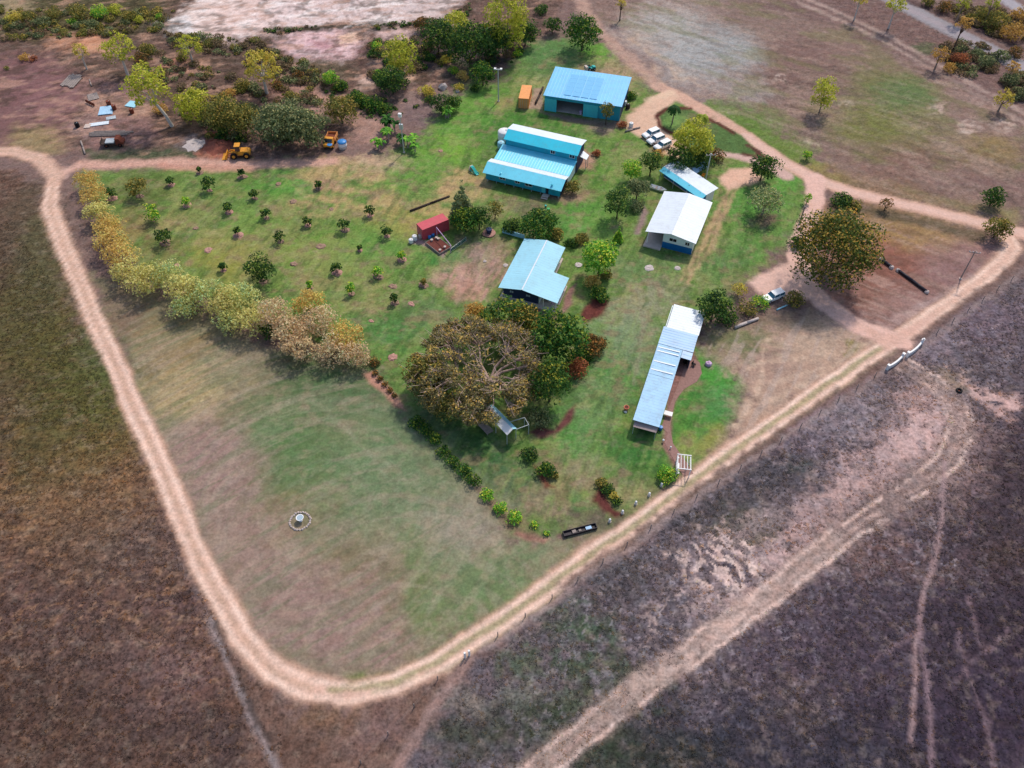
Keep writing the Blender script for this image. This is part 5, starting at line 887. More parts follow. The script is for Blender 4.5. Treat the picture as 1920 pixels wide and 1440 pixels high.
t = thing('tarp_shelter', at(1306,322), rot(40), 'blue-grey tarp shelter behind the long cabin', 'shelter'); MB().slab((-2,-1.2,1.0),(2,-1.2,1.0),(2,0,1.8),(-2,0,1.8),0.03).build('tarp_side','roof_zinc2',t); MB().slab((-2,0.01,1.8),(2,0.01,1.8),(2,1.2,1.0),(-2,1.2,1.0),0.03).build('tarp_side','roof_zinc2',t)
for x in (-1.9,1.9):
    for y in (-1.1,0,1.1): MB().tube((x,y,0),(x,y,1.0 if y else 1.75),0.04,n=6).build('pole','zinc',t)
t = thing('wheelbarrow', at(1318,333), rot(60), 'yellow wheelbarrow beside the pale green pole', 'wheelbarrow'); MB().poly([(-0.5,-0.35,0.75),(0.6,-0.35,0.75),(0.6,0.35,0.75),(-0.5,0.35,0.75),(-0.3,-0.2,0.4),(0.4,-0.2,0.4),(0.4,0.2,0.4),(-0.3,0.2,0.4)],[(0,4,5,1),(1,5,6,2),(2,6,7,3),(3,7,4,0),(4,7,6,5)]).build('tray','yellow',t); MB().tube((0.75,-0.05,0.2),(0.75,0.05,0.2),0.2,n=12).build('wheel','black',t)
for y in (-0.25,0.25): MB().path([(0.75,y*0.3,0.2),(-0.3,y,0.4),(-1.1,y*1.2,0.6)],0.03,6).tube((-0.3,y,0.4),(-0.35,y,0),0.03,n=6).build('handle','zinc',t)
for px_, py_, m_, lb in ((1171,197,'white','white drum against the end wall of the machinery shed'),(1177,203,'timber_dark','dark crate stack at the end wall of the machinery shed'),(1183,238,'white','white gas bottle near the machinery shed corner')):
    t = thing('yard_drum', at(px_,py_), 0.3, lb, 'drum'); MB().lathe([(0,0),(0.5,0),(0.52,0.4),(0.5,0.45),(0.52,0.9),(0.45,1.1),(0,1.12)],12).build('shell',m_,t); MB().lathe([(0,1.1),(0.15,1.1),(0.13,1.2),(0,1.2)],8).build('cap','zinc',t)

# ------------------------------------------------------------------ scrap yard, top left
t = thing('plank_stack', at(136,152), rot(-8), 'stack of long grey planks lying on bare mauve ground', 'plank stack')
for i in range(7): MB().box(-1.9+i*0.55,-1.42+i*0.55,-3.0+rnd.uniform(-.3,.5),2.6+rnd.uniform(-1.2,1.4),0.15,0.28).build('plank','timber',t)
for y in (-1.8,1.2): MB().box(-2.0,2.0,y,y+0.2,0,0.15).build('bearer','timber_dark',t)
def sheet_pile(px_, py_, w_, l_, m, label, a=0, n=3):
    t = thing('tin_sheet_pile', at(px_,py_), a, label, 'sheet pile')
    for i in range(n):
        z = 0.08+0.07*i; s = rnd.uniform(-.25,.25); MB().sheet((-w_/2+s,-l_/2,z),(w_/2+s,-l_/2,z+0.03),(w_/2,l_/2+s,z+0.05),(-w_/2,l_/2,z+0.02),0.03,0.35,0.03).build('tin_sheet',m,t)
    MB().box(-w_/2+0.1,w_/2-0.1,-0.1,0.1,0,0.06).build('bearer','timber_dark',t)
sheet_pile(199,208,3.0,3.6,'roof_zinc','pale blue tin sheets piled in the scrap yard',0.2); sheet_pile(248,196,2.6,2.4,'roof_pale','whitish green tin sheet pile half hidden by the tall gum',-0.3,2); sheet_pile(186,233,4.4,1.3,'roof_white','bright white sheets on the ground above the timber pile',0.25,2); sheet_pile(208,222,2.2,1.2,'zinc','dull grey sheets lying behind the bright white sheets',0.3,2); sheet_pile(175,182,2.4,3.0,'timber','grey boards scattered near the plank stack',0.5,2); sheet_pile(165,237,1.4,1.6,'concrete','cream boards beside the black drum',0.1,2)
t = thing('timber_pile', at(205,252), rot(2), 'long pile of weathered rails behind the derelict truck', 'timber pile')
for i in range(9): MB().tube((-4.5+rnd.uniform(-1,1),-0.8+i*0.2,0.14+0.1*(i%3)),(4.2+rnd.uniform(-1.5,1.5),-0.7+i*0.19,0.2+0.09*(i%3)),0.13,0.1,7).build('rail','timber',t)
for x in (-3,3): MB().box(x,x+0.2,-0.9,1.0,0,0.1).build('bearer','timber_dark',t)
for px_, py_, m_, lb in ((146,238,'black','black drum at the edge of the scrap yard'),(215,205,'rust','rusty drum beside the pale blue tin sheets'),(248,212,'rust','rusty drum under the tall gum'),(205,197,'rust','rusty drum behind the pale blue tin sheets')):
    t = thing('oil_drum', at(px_,py_), 0, lb, 'drum'); MB().lathe([(0,0),(0.5,0),(0.52,0.4),(0.5,0.45),(0.52,0.8),(0.5,1.1),(0,1.1)],14).build('shell',m_,t); MB().lathe([(0,1.1),(0.1,1.1),(0.1,1.16),(0,1.16)],8,(0.2,0,0)).build('cap','zinc',t)
t = thing('rusty_plough', at(170,196), rot(-35), 'orange rusty plough frame in the scrap yard', 'plough'); MB().box(-1.5,1.5,-0.1,0.1,0.5,0.7).build('beam','rust',t)
for i in range(4): MB().lathe([(0,-0.04),(0.42,-0.02),(0.42,0.02),(0,0.04)],12,(0,0,0)).build('disc','rust',t).location = (-1.2+i*0.8,0,0.45); 
for o in t.children:
    if o.name.startswith('disc'): o.rotation_euler = (math.pi/2,0,0.4)
bar_thing('pale_log', (152,266),(160,290),0.2,'timber','short pale log where the lane meets the dirt track','log'); bar_thing('pale_log', (172,162),(168,150),0.14,'timber','thin grey log below the small gum by the plank stack','log')
t = thing('soil_heap', at(410,275), 0, 'heap of red soil beside the yellow loader', 'soil heap'); MB().lathe([(3.2,-0.02),(2.5,0.25),(1.5,0.7),(0.6,1.0),(0,1.1)],22,(0,0,0),0.2,rg).build('heap','soil',t,True)
t = thing('gravel_heap', at(365,272), 0, 'low whitish gravel heap between the gum and the red soil', 'gravel heap'); MB().lathe([(2.4,-0.02),(1.8,0.15),(0.9,0.3),(0,0.35)],20,(0,0,0),0.25,rg).build('heap','stone',t,True)
t = thing('boulder', at(830,166), 0, 'pale grey boulder on the garden slope', 'boulder'); MB().lathe([(0,0),(1.0,0),(1.15,0.5),(0.7,1.1),(0,1.25)],10,(0,0,0),0.2,rg).build('rock','stone',t)
t = thing('boulder', at(858,172), 0, 'smaller grey boulder beside the yellow flowering shrub', 'boulder'); MB().lathe([(0,0),(0.5,0),(0.55,0.25),(0.3,0.5),(0,0.55)],9,(0,0,0),0.2,rg).build('rock','stone',t)

# ------------------------------------------------------------------ trees and shrubs
PAL = dict(   # leaf colours (albedo): main leaves, and new growth / flower / dry leaf / painted sunlit-top colours with their share
    dark=([(57,95,42),(44,80,42),(76,113,51)], [(136,160,60)], 0.16),
    mango=([(89,107,48),(71,94,46),(110,120,53),(79,92,40)], [(243,186,89),(209,166,79),(179,163,74)], 0.24),
    olive=([(124,126,63),(102,113,55),(145,136,70)], [(197,170,83)], 0.2),
    gum=([(186,192,66),(158,172,60),(204,202,78)], [(220,212,88)], 0.25),
    yellow=([(206,192,84),(188,180,78),(220,200,90)], [(226,196,96)], 0.3),
    lime=([(120,184,63),(91,157,55),(153,207,73)], [(223,233,81)], 0.25),
    bright=([(58,108,42),(44,88,40),(76,124,46)], [(150,164,58)], 0.2),
    hedge_y=([(222,208,126),(204,198,120),(230,212,130)], [(240,222,140)], 0.3),
    hedge_o=([(230,188,108),(216,184,114),(238,196,112)], [(246,204,116)], 0.3),
    hedge_g=([(204,206,128),(190,198,128),(212,204,124)], [(186,212,150)], 0.25),
    hedge_p=([(226,198,160),(212,190,152),(232,194,148)], [(242,200,152)], 0.3),
    rain=([(150,142,96),(124,126,82),(168,154,104),(112,108,80)], [(226,184,98),(216,186,104)], 0.22),
    raing=([(66,108,46),(52,90,42),(84,124,50)], [(176,176,66)], 0.22),
    conifer=([(64,105,51),(52,90,47),(91,129,55)], [(157,174,76)], 0.2),
    pale=([(148,163,114),(127,150,101),(168,176,127)], [(193,190,121)], 0.2),
    grey=([(110,124,83),(91,109,73),(136,145,102)], [(184,180,121)], 0.15),
    tan=([(196,156,81),(175,141,77),(212,168,85)], [(223,179,99)], 0.3),
    drab=([(120,106,80),(104,96,70),(134,114,86)], [(150,124,88)], 0.2),
    drab2=([(112,88,72),(98,80,66),(124,98,78)], [(140,104,80)], 0.2),
    rust=([(159,94,66),(139,82,61),(173,109,72)], [(200,123,77)], 0.3),
    brownish=([(109,94,57),(127,100,63),(91,94,50)], [(193,134,68)], 0.25),
)
def leaf_arrays(rng, cl, leaf, pal, up=0.35):
    """cl: rows of clump centre xyz, radius, squash, count -> quads scattered through each clump, most near its skin"""
    Vs, Cs = [], []
    main, tip, tf = PAL[pal]; main = srgb(np.array(main))*0.95; tip = srgb(np.array(tip))*0.95
    cl = np.asarray(cl, float); cnt = cl[:,5].astype(int); n = cnt.sum(); rep = np.repeat(np.arange(len(cl)), cnt)
    d = rng.normal(size=(n,3)); d /= np.linalg.norm(d, axis=1)[:,None]; d[:,2] = np.where(d[:,2] < -0.35, -d[:,2]*0.6, d[:,2])
    rad = cl[rep,3] * np.cbrt(rng.uniform(0.25, 1.0, n)) * (1 + 0.07*rng.normal(size=n).clip(-1.5,2))
    c = cl[rep,:3] + d * rad[:,None] * np.stack([np.ones(n), np.ones(n), cl[rep,4]], 1)
    nrm = d*0.7 + rng.normal(size=(n,3))*0.55 + np.array([0,0,up]); nrm /= np.linalg.norm(nrm, axis=1)[:,None]
    a = np.cross(nrm, rng.normal(size=(n,3))); a /= np.linalg.norm(a, axis=1)[:,None]; b = np.cross(nrm, a)
    s = leaf * rng.uniform(0.6, 1.35, (n,1)); l = s*rng.uniform(0.9,1.4,(n,1)); w = s*0.62
    droop = np.zeros((n,3)); droop[:,2] = -0.18*s[:,0]
    V = np.stack([c - a*l*0.9, c - b*w, c + a*l + droop, c + b*w], 1)
    clt = rng.uniform(0.75, 1.25, len(cl))[rep]
    col = main[rng.integers(0, len(main), n)] * rng.uniform(0.72, 1.3, (n,1)) * clt[:,None]
    istip = rng.random(n) < tf * (0.25 + 1.5*np.clip(d[:,2], 0, 1)) * np.clip(0.3 + 1.4*rng.random(len(cl)), 0.3, 1.7)[rep]  # upward leaves take tip colours more often, painting in sunlit tops
    col[istip] = tip[rng.integers(0, len(tip), istip.sum())] * rng.uniform(0.8, 1.2, (istip.sum(),1))
    col = np.concatenate([np.clip(col, 0.008, 0.75), np.ones((n,1))], 1)
    return V.reshape(-1,3), np.repeat(col, 4, 0)
def crown_obj(t, V, c, name='crown'):
    return put(name, np_mesh(name, V, np.arange(len(V)).reshape(-1,4), c, M['leaf']), t)
def clumps_ellipsoid(rng, R, H, z, n, cr, sq, cnt, inner=0.35, low=-0.35):
    out = []
    for i in range(n):
        zz = low + (1-low)*(i+0.5)/n; ph = i*2.39996 + rng.uniform(-.5,.5); rr = math.sqrt(max(0,1-zz*zz))
        k = 1 - inner*rng.random()**1.6; 
        out.append((R*rr*k*math.cos(ph), R*rr*k*math.sin(ph), z + H*zz*k, cr*rng.uniform(0.7,1.3), sq, int(cnt*rng.uniform(0.7,1.3))))
    return out
def trunk_mesh(t, rng, zfork, r, cl, mat_, twigs=0, limb=8, lean=(0,0)):
    b = MB(); f = Vector((lean[0], lean[1], zfork)); mid = Vector((lean[0]*0.35, lean[1]*0.35, zfork*0.5))
    b.tube((0,0,-0.05), mid, r*1.25, r, 9); b.tube(mid, f, r, r*0.85, 9)
    idx = list(range(len(cl))); rng.shuffle(idx)
    for i in idx[:limb]:
        c = Vector(cl[i][:3]); m = f.lerp(c, 0.5) + Vector((rng.uniform(-.1,.1)*c.length*0.3, rng.uniform(-.1,.1)*c.length*0.3, 0.1*(c-f).length))
        b.tube(f, m, r*0.5, r*0.3, 6); b.tube(m, c, r*0.3, r*0.1, 6)
        for k in range(twigs):
            e = c + Vector((rng.normal(), rng.normal(), rng.normal()*0.6+0.4)) * cl[i][3]*0.85; b.tube(m.lerp(c, rng.uniform(0.3,1)), e, r*0.13, r*0.04, 5)
    return b.build('trunk', mat_, t)
_seed = [100]
def tree(px_, py_, rpx, pal, label, kind='round', h=None, name=None, cat='tree', group=None, bark='bark_brown', leaf=None, dens=1.0, lean=(0,0), tall=1.0):
    _seed[0] += 1; rng = np.random.default_rng(_seed[0]); R = rpx/ppm(px_, py_, 3)
    zc, hh = dict(round=(0.95,0.85), shrub=(0.5,0.62), spread=(1.1,0.55), gum=(2.1,1.15), hedge=(0.92,0.85), cone=(1.7,1.75), column=(1.6,1.5))[kind]
    zc = zc*R*tall if h is None else h; hh *= R*(tall if kind not in ('gum',) else 1); g0 = at(px_, py_, zc)
    t = thing(name or 'broadleaf_tree', (g0[0]-lean[0], g0[1]-lean[1], 0), 0, label, cat, group)
    leaf = leaf or min(0.27, max(0.13, 0.03*R + 0.115)); area = R*R
    if kind == 'cone':
        nl = 9; cl = []
        for i in range(nl):
            u = i/(nl-1); rr = R*(1-u)**0.8; z = 0.25*R + u*(2*hh-0.2*R); k = max(1, int(7*(1-u)+1))
            for j in range(k):
                a = j*6.283/k + i*0.7; cl.append((rr*0.7*math.cos(a), rr*0.7*math.sin(a), z, max(0.16*R, rr*0.45), 0.8, int(dens*(14+55*rr*rr/(leaf*leaf*k*9)))))
        lv, lc = leaf_arrays(rng, cl, leaf, pal); trunk_mesh(t, rng, zc, 0.07*R+0.05, cl[:1], bark, limb=0)
    else:
        n = dict(round=16, shrub=9, spread=15, gum=17, hedge=12, column=14)[kind] + int(min(60, area*0.55)); cr = R*(0.56 if kind != 'gum' else 0.36) * (12/n)**0.33
        tot = dens*area*12.57*dict(gum=0.62, hedge=0.85, spread=0.7).get(kind, 1.0)/(leaf*leaf)*(0.72 if kind != 'gum' else 0.5); cnt = max(16, tot/n)
        cl = clumps_ellipsoid(rng, R*0.8, hh*0.82, zc, n, cr, 0.8, cnt, inner=0.4, low=-0.75 if kind != 'gum' else -0.4)
        if lean[0] or lean[1]: cl = [(x+lean[0], y+lean[1], z, r, s, k) for x, y, z, r, s, k in cl]
        lv, lc = leaf_arrays(rng, cl, leaf, pal)
        lv[:,2] = np.maximum(lv[:,2], 0.02)
        zf = max(0.12, zc - hh*0.75) if kind != 'gum' else zc*0.62
        trunk_mesh(t, rng, zf, 0.035*R+0.06 if kind != 'gum' else 0.05*R+0.08, cl, bark, limb=9 if kind == 'gum' else 6, lean=(lean[0]*0.7, lean[1]*0.7))
    crown_obj(t, lv, lc); return t

# windbreak of young yellowing trees between orchard and mown paddock
WB = [(163,340,22,'hedge_o'),(176,368,24,'hedge_o'),(186,398,26,'hedge_y'),(205,425,26,'hedge_o'),(206,452,30,'hedge_o'),(228,482,30,'hedge_o'),(240,512,30,'hedge_y'),(272,526,34,'hedge_y'),(312,518,32,'hedge_g'),(345,545,36,'hedge_y'),(388,552,34,'hedge_g'),(425,570,36,'hedge_y'),(455,560,32,'hedge_g'),(470,600,34,'hedge_y'),(515,592,36,'hedge_p'),(545,622,36,'hedge_p'),(578,570,30,'hedge_o'),(598,605,34,'hedge_p'),(560,655,30,'hedge_p'),(648,630,32,'hedge_o'),(625,655,32,'hedge_p'),(665,668,28,'hedge_p'),(345,575,26,'hedge_g'),(430,605,26,'hedge_g')]
LBW = dict(hedge_o='young orange-yellow tree in the windbreak beside the orchard', hedge_y='young pale yellow tree in the windbreak beside the orchard', hedge_g='young pale green tree in the windbreak beside the orchard', hedge_p='young pinkish tan tree in the windbreak beside the orchard')
for x, y, r, p in WB: tree(x, y, r, p, LBW[p], 'hedge', name='windbreak_tree', group=dict(o='orange', y='yellow', g='pale green', p='tan')[p[-1]] + ' trees of the windbreak', bark='bark_grey', dens=0.75)
tree(505,618,18,'dark','small dark green tree standing inside the pale windbreak','round')
# the great sparse tree and its companions
def great_tree():
    rng = np.random.default_rng(77); R, H, zc = 12.6, 3.9, 4.6; g0 = at(896, 690, zc)
    t = thing('great_tree', (g0[0], g0[1], 0), 0, 'great spreading half-bare tree with orange tipped leaves and pale branches', 'tree')
    cl = clumps_ellipsoid(rng, R*0.9, H*0.9, zc, 210, 1.25, 0.7, 190, inner=0.35, low=-0.45)
    out = []
    for x, y, z, r, s, k in cl:                                    # leaf thins out over the right-hand middle, where branches show
        dx, dy = x - 3.0, y + 0.3; f = min(1, 0.05 + (math.hypot(dx, dy)/8.6)**2.0); out.append((x, y, z, r, s, int(k*f)))
    lv, lc = leaf_arrays(rng, out, 0.19, 'rain'); b = MB(); root = Vector((1.5, -1.5, 0)); f = Vector((2.0, -0.8, 2.4))
    b.tube(root, f, 0.75, 0.6, 10)
    mains = []
    for i in range(11):
        a = i*0.571 + rng.uniform(-.3,.3); L0 = rng.uniform(3.2,6.0); m1 = f + Vector((math.cos(a+0.25)*L0*0.5, math.sin(a+0.25)*L0*0.5, 1.3)); e = f + Vector((math.cos(a)*L0, math.sin(a)*L0, 1.5 + rng.uniform(0,1.6))); b.tube(f, m1, 0.26, 0.2, 7); b.tube(m1, e, 0.2, 0.13, 7); mains.append(e); mains.append(m1)
    for c in cl:
        p = Vector(c[:3]); m = min(mains, key=lambda q: (q-p).length); j = m.lerp(p, 0.55) + Vector((rng.normal()*0.35,rng.normal()*0.35,0.45)); b.tube(m, j, 0.11, 0.07, 5); b.tube(j, p, 0.07, 0.04, 5)
        for k in range(4): b.tube(j.lerp(p, rng.uniform(0.2,1)), p + Vector((rng.normal()*0.9, rng.normal()*0.9, 0.6+abs(rng.normal())*0.5)), 0.055, 0.02, 4)
    b.build('trunk', 'bark_pale', t); crown_obj(t, lv, lc)
great_tree()
tree(800,705,42,'olive','olive green tree leaning out at the left flank of the great tree','round',h=4.5,bark='bark_grey'); tree(838,755,36,'olive','low olive tree under the paddock side of the great tree','round',h=3.0,bark='bark_grey',dens=0.8)
tree(1032,712,40,'raing','leafy bright green tree against the bunkhouse side of the great tree','round',h=5.5); tree(1045,632,52,'bright','dense dark green tree between the great tree and the aqua-roofed house','round',h=6.0); tree(948,592,46,'raing','yellow-topped green hedge tree in front of the aqua-roofed house','spread',h=4.2); tree(985,600,34,'mango','orange tipped tree in front of the aqua-roofed house wall','round',h=4.0); tree(891,584,20,'tan','small orange-tan tree off the near corner of the aqua-roofed house','round',h=3.6)
tree(1112,645,26,'brownish','brownish shrub at the lawn edge of the great tree','shrub',name='broadleaf_shrub',cat='shrub'); tree(1078,690,22,'rust','purple-brown shrub beside the great tree','shrub',name='broadleaf_shrub',cat='shrub'); tree(1010,785,22,'grey','dull green shrub under the shade of the great tree','shrub',name='broadleaf_shrub',cat='shrub',dens=0.7); tree(1095,665,18,'raing','green shrub beside the purple-brown shrub','shrub',name='broadleaf_shrub',cat='shrub')
# the great round tree
tree(1570,468,82,'mango','great round dense tree with orange tips beside the drive','round',h=7.6,bark='bark_grey',leaf=0.24,dens=1.0,name='great_round_tree')
tree(1580,378,20,'dark','dark green shrub behind the great round tree, by the drive junction','shrub',name='broadleaf_shrub',cat='shrub'); tree(1603,386,14,'olive','olive shrub behind the great round tree, away from the drive junction','shrub',name='broadleaf_shrub',cat='shrub'); tree(1663,382,12,'brownish','small thin brownish tree on the drive verge','round',tall=1.3,dens=0.6); tree(1497,455,16,'dark','dark shrub squeezed between the drive and the great round tree','shrub',name='broadleaf_shrub',cat='shrub')
tree(1864,370,21,'dark','round dark tree on a pale patch across the drive','round'); tree(1872,428,24,'olive','round olive tree at the corner where drive and track meet','round'); tree(1546,178,22,'gum','lone upright yellow-green tree in the far paddock','column',h=4.6,bark='bark_grey'); tree(1514,291,9,'lime','tiny yellow-green tree beside the drive','round',tall=1.2)
# round the cottage and parking
tree(1300,262,38,'gum','broad yellow-green tree with orange leaves beside the parked cars','round',h=5.5); tree(1275,298,26,'dark','dark shadowy tree behind the long cabin','round',h=3.6); tree(1310,300,24,'dark','dark shrub under the broad yellow-green tree','shrub',h=1.8,name='broadleaf_shrub',cat='shrub'); tree(1340,290,20,'brownish','thin brownish shrub near the pale green pole','shrub',name='broadleaf_shrub',cat='shrub',dens=0.5); tree(1235,288,12,'tan','dry tan shrub in front of the parked cars','shrub',name='broadleaf_shrub',cat='shrub',dens=0.6)
tree(1222,303,20,'conifer','dark tree at the end of the long cabin','round',h=3.6); tree(1185,318,20,'lime','soft yellow-green tree at the head of the cottage garden','round',h=3.0); tree(1196,352,20,'grey','grey-green tree with pale flowers beside the cottage','round',h=3.2); tree(1160,378,24,'conifer','dense dark conifer on the lawn between homestead and cottage','column',h=4.2); tree(1193,385,15,'pale','pale grey shrub beside the dense dark conifer','shrub',name='broadleaf_shrub',cat='shrub'); tree(1160,440,10,'lime','small upright lime green cypress near the cottage','cone',name='cypress')
tree(1432,314,28,'dark','round dark leafed tree beside the pink gravel pad','round',h=3.4); tree(1436,378,34,'pale','spreading silvery green tree on the cottage lawn','spread',h=3.4,bark='bark_grey',dens=0.8); tree(1515,372,8,'lime','slim green shrub on the edge of the drive','column',name='broadleaf_shrub',cat='shrub')
tree(1125,482,34,'lime','weeping bright green tree beside the aqua-roofed house','round',h=4.6,dens=1.1); tree(1112,528,14,'hedge_o','orange flowering shrub below the weeping green tree','shrub',name='broadleaf_shrub',cat='shrub'); tree(1124,552,18,'bright','green shrub on the red mulch bed','shrub',name='broadleaf_shrub',cat='shrub'); tree(1135,515,12,'olive','olive shrub beside the orange flowering shrub','shrub',name='broadleaf_shrub',cat='shrub')
tree(1090,448,14,'olive','small olive shrub behind the aqua-roofed house gable','shrub',name='broadleaf_shrub',cat='shrub'); tree(1072,456,12,'dark','small dark shrub against the aqua-roofed house back corner','shrub',name='broadleaf_shrub',cat='shrub')
tree(866,378,24,'pale','pale tipped conical tree beside the red container','cone',name='cypress',dens=1.2); tree(872,412,26,'bright','dense green tree at the end of the red container','round',h=3.0); tree(898,408,22,'dark','dark tree between the pale conical tree and the slender one','round',h=3.0); tree(928,392,14,'olive','slender pale olive tree below the blue homestead','column',dens=0.7); tree(1008,420,34,'bright','round glossy green tree behind the aqua-roofed house','round',h=3.4); tree(1040,438,16,'olive','yellowing shrub at the side of the round glossy tree','shrub',name='broadleaf_shrub',cat='shrub'); tree(960,425,20,'dark','dark hedge shrub behind the aqua screen','shrub',name='broadleaf_shrub',cat='shrub'); tree(1074,350,14,'olive','round shrub at the gable end of the blue homestead','round'); tree(1118,288,8,'rust','red-brown shrub in the pointed bed beside the homestead','shrub',name='broadleaf_shrub',cat='shrub')
tree(1138,208,12,'olive','upright olive tree in front of the machinery shed wall','column',h=3.6); tree(1166,234,8,'rust','dark red shrub at the machinery shed corner','shrub',name='broadleaf_shrub',cat='shrub'); tree(1183,180,10,'bright','green shrub behind the machinery shed end','shrub',name='broadleaf_shrub',cat='shrub')
tree(1340,574,32,'dark','round dark green tree at the end of the bunkhouse','round',h=3.8); tree(1386,543,15,'yellow','thin yellow tree beside the round dark green tree','round',dens=0.5); tree(1425,567,18,'lime','green shrub half covering the lone white car','shrub',name='broadleaf_shrub',cat='shrub',dens=0.5); tree(1490,562,17,'olive','olive shrub behind the lone white car','shrub',name='broadleaf_shrub',cat='shrub'); tree(1400,580,18,'olive','low olive shrub between the pale log and the drive','shrub',name='broadleaf_shrub',cat='shrub',dens=0.6); tree(1365,598,18,'dark','dark low shrub beside the pale bleached log','shrub',name='broadleaf_shrub',cat='shrub')
# garden hedge down to the trough
for x, y, r in ((780,792,14),(797,806,14),(815,824,13),(832,846,13),(850,866,13),(868,882,14),(886,900,14)): tree(x, y, r, 'bright', 'green hedge shrub in the row beside the mown paddock', 'shrub', name='hedge_shrub', cat='shrub', group='hedge shrubs beside the mown paddock', dens=0.8)
for x, y, r in ((914,928,13),(938,952,13),(964,970,14),(1001,984,7),(1026,1000,6)): tree(x, y, r, 'lime', 'round lime green shrub in the row leading to the trough', 'shrub', name='hedge_shrub', cat='shrub', group='lime shrubs leading to the trough', dens=0.9)
for x, y, r in ((703,700,6),(712,710,6),(722,720,6),(731,731,6),(740,741,5),(700,680,11)): tree(x, y, r, 'brownish', 'small brown-green clipped shrub in the pink mulch bed', 'shrub', name='clipped_shrub', cat='shrub', group='clipped shrubs in the pink bed')
tree(992,852,15,'dark','dark shrub on the shaded lawn below the great tree','shrub',name='broadleaf_shrub',cat='shrub'); tree(1024,882,17,'bright','round green shrub in the red mulch strip','shrub',name='broadleaf_shrub',cat='shrub'); tree(1038,892,9,'olive','olive shrub beside the round green shrub of the mulch strip','shrub',name='broadleaf_shrub',cat='shrub'); tree(1128,905,11,'olive','olive shrub at the head of the dark bed above the track','shrub',name='broadleaf_shrub',cat='shrub'); tree(1140,918,12,'dark','dark green shrub in the bed above the track','shrub',name='broadleaf_shrub',cat='shrub'); tree(1150,930,9,'yellow','yellow shrub in the bed above the track','shrub',name='broadleaf_shrub',cat='shrub'); tree(1157,940,9,'dark','low dark shrub at the foot of the bed above the track','shrub',name='broadleaf_shrub',cat='shrub'); tree(1250,890,18,'lime','bright lime shrub beside the white arbour','shrub',name='broadleaf_shrub',cat='shrub')
# orchard
RINGS = {}
def orchard(px_, py_, r, pal='dark', kind='round', plant=True):
    _seed[0] += 1; rng = np.random.default_rng(_seed[0]); g0 = at(px_, py_)
    LB = dict(dark='small dark green fruit tree in a pink mulch ring', lime='small light green fruit tree in a pink mulch ring', olive='small olive fruit tree in a pink mulch ring')
    if plant: t = thing('fruit_tree', (g0[0], g0[1], 0), rnd.uniform(0,6), LB[pal], 'fruit tree', {'dark':'dark fruit trees of the orchard','lime':'light green fruit trees of the orchard','olive':'olive fruit trees of the orchard'}[pal])
    else: t = thing('mulch_mound', (g0[0], g0[1], 0), rnd.uniform(0,6), 'empty pink mulch mound on the orchard lawn', 'mulch mound', 'empty mulch mounds of the orchard')
    k0 = rnd.randrange(5)
    if k0 not in RINGS: RINGS[k0] = MB().lathe([(0,0.06),(0.3,0.08),(0.5,0.16),(0.72,0.17),(0.9,0.08),(1.1,-0.03)],16,(0,0,0),0.30,rg).build('mulch_ring','mulch' if k0 % 2 else 'mulch_dull',t,True); o = RINGS[k0]
    else: o = RINGS[k0].copy(); C.objects.link(o); o.parent = t
    q_ = rnd.uniform(0.5,1.0) if plant else rnd.uniform(0.45,0.85); o.scale = (q_*rnd.uniform(0.8,1.2), q_*rnd.uniform(0.8,1.2), q_)
    if plant:
        R = 0.88*r/ppm(px_, py_); zc = 0.4 + R*0.9; hh = R*(0.95 if kind == 'round' else 1.5); zc = zc if kind == 'round' else 0.4+R*1.4
        leaf = 0.2; cl = clumps_ellipsoid(rng, R*0.8, hh*0.85, zc, 8, R*0.6, 0.85, max(30, R*R*4.2/(leaf*leaf)/8*2.0), 0.4, -0.7); trunk_mesh(t, rng, max(0.3, zc-hh*0.6), 0.06, cl, 'bark_brown', limb=4)
        lv, lc = leaf_arrays(rng, cl, leaf, pal); crown_obj(t, lv, lc)
for x, y, r, p, k in ((321,347,8,'dark','round'),(375,324,4,'dark','tall'),(455,332,6,'dark','tall'),(393,357,14,'dark','round'),(262,368,20,'olive','round'),(351,385,8,'lime','round'),(478,372,9,'dark','round'),(430,398,10,'dark','round'),(500,409,10,'dark','round'),(290,413,17,'lime','round'),(447,441,6,'dark','tall'),(577,423,9,'dark','round'),(526,453,11,'dark','round'),(310,456,17,'dark','round'),(419,507,9,'dark','round'),(494,528,30,'dark','round'),(211,372,11,'dark','round'),(598,353,7,'dark','round'),(694,404,10,'dark','round'),(647,432,13,'dark','round'),(726,443,11,'dark','round'),(754,487,9,'lime','round'),(632,511,11,'dark','round'),(709,519,11,'lime','round'),(659,551,9,'lime','tall'),(741,568,8,'dark','tall'),(675,470,5,'dark','round'),(794,535,6,'olive','round'),(582,540,7,'lime','round')): orchard(x, y, r, p, k)
for x, y in ((522,345),(550,378),(367,428),(390,469),(551,495),(332,497),(621,392),(601,462),(696,602),(736,670),(771,570),(736,537),(826,283)): orchard(x, y, 0, plant=False)
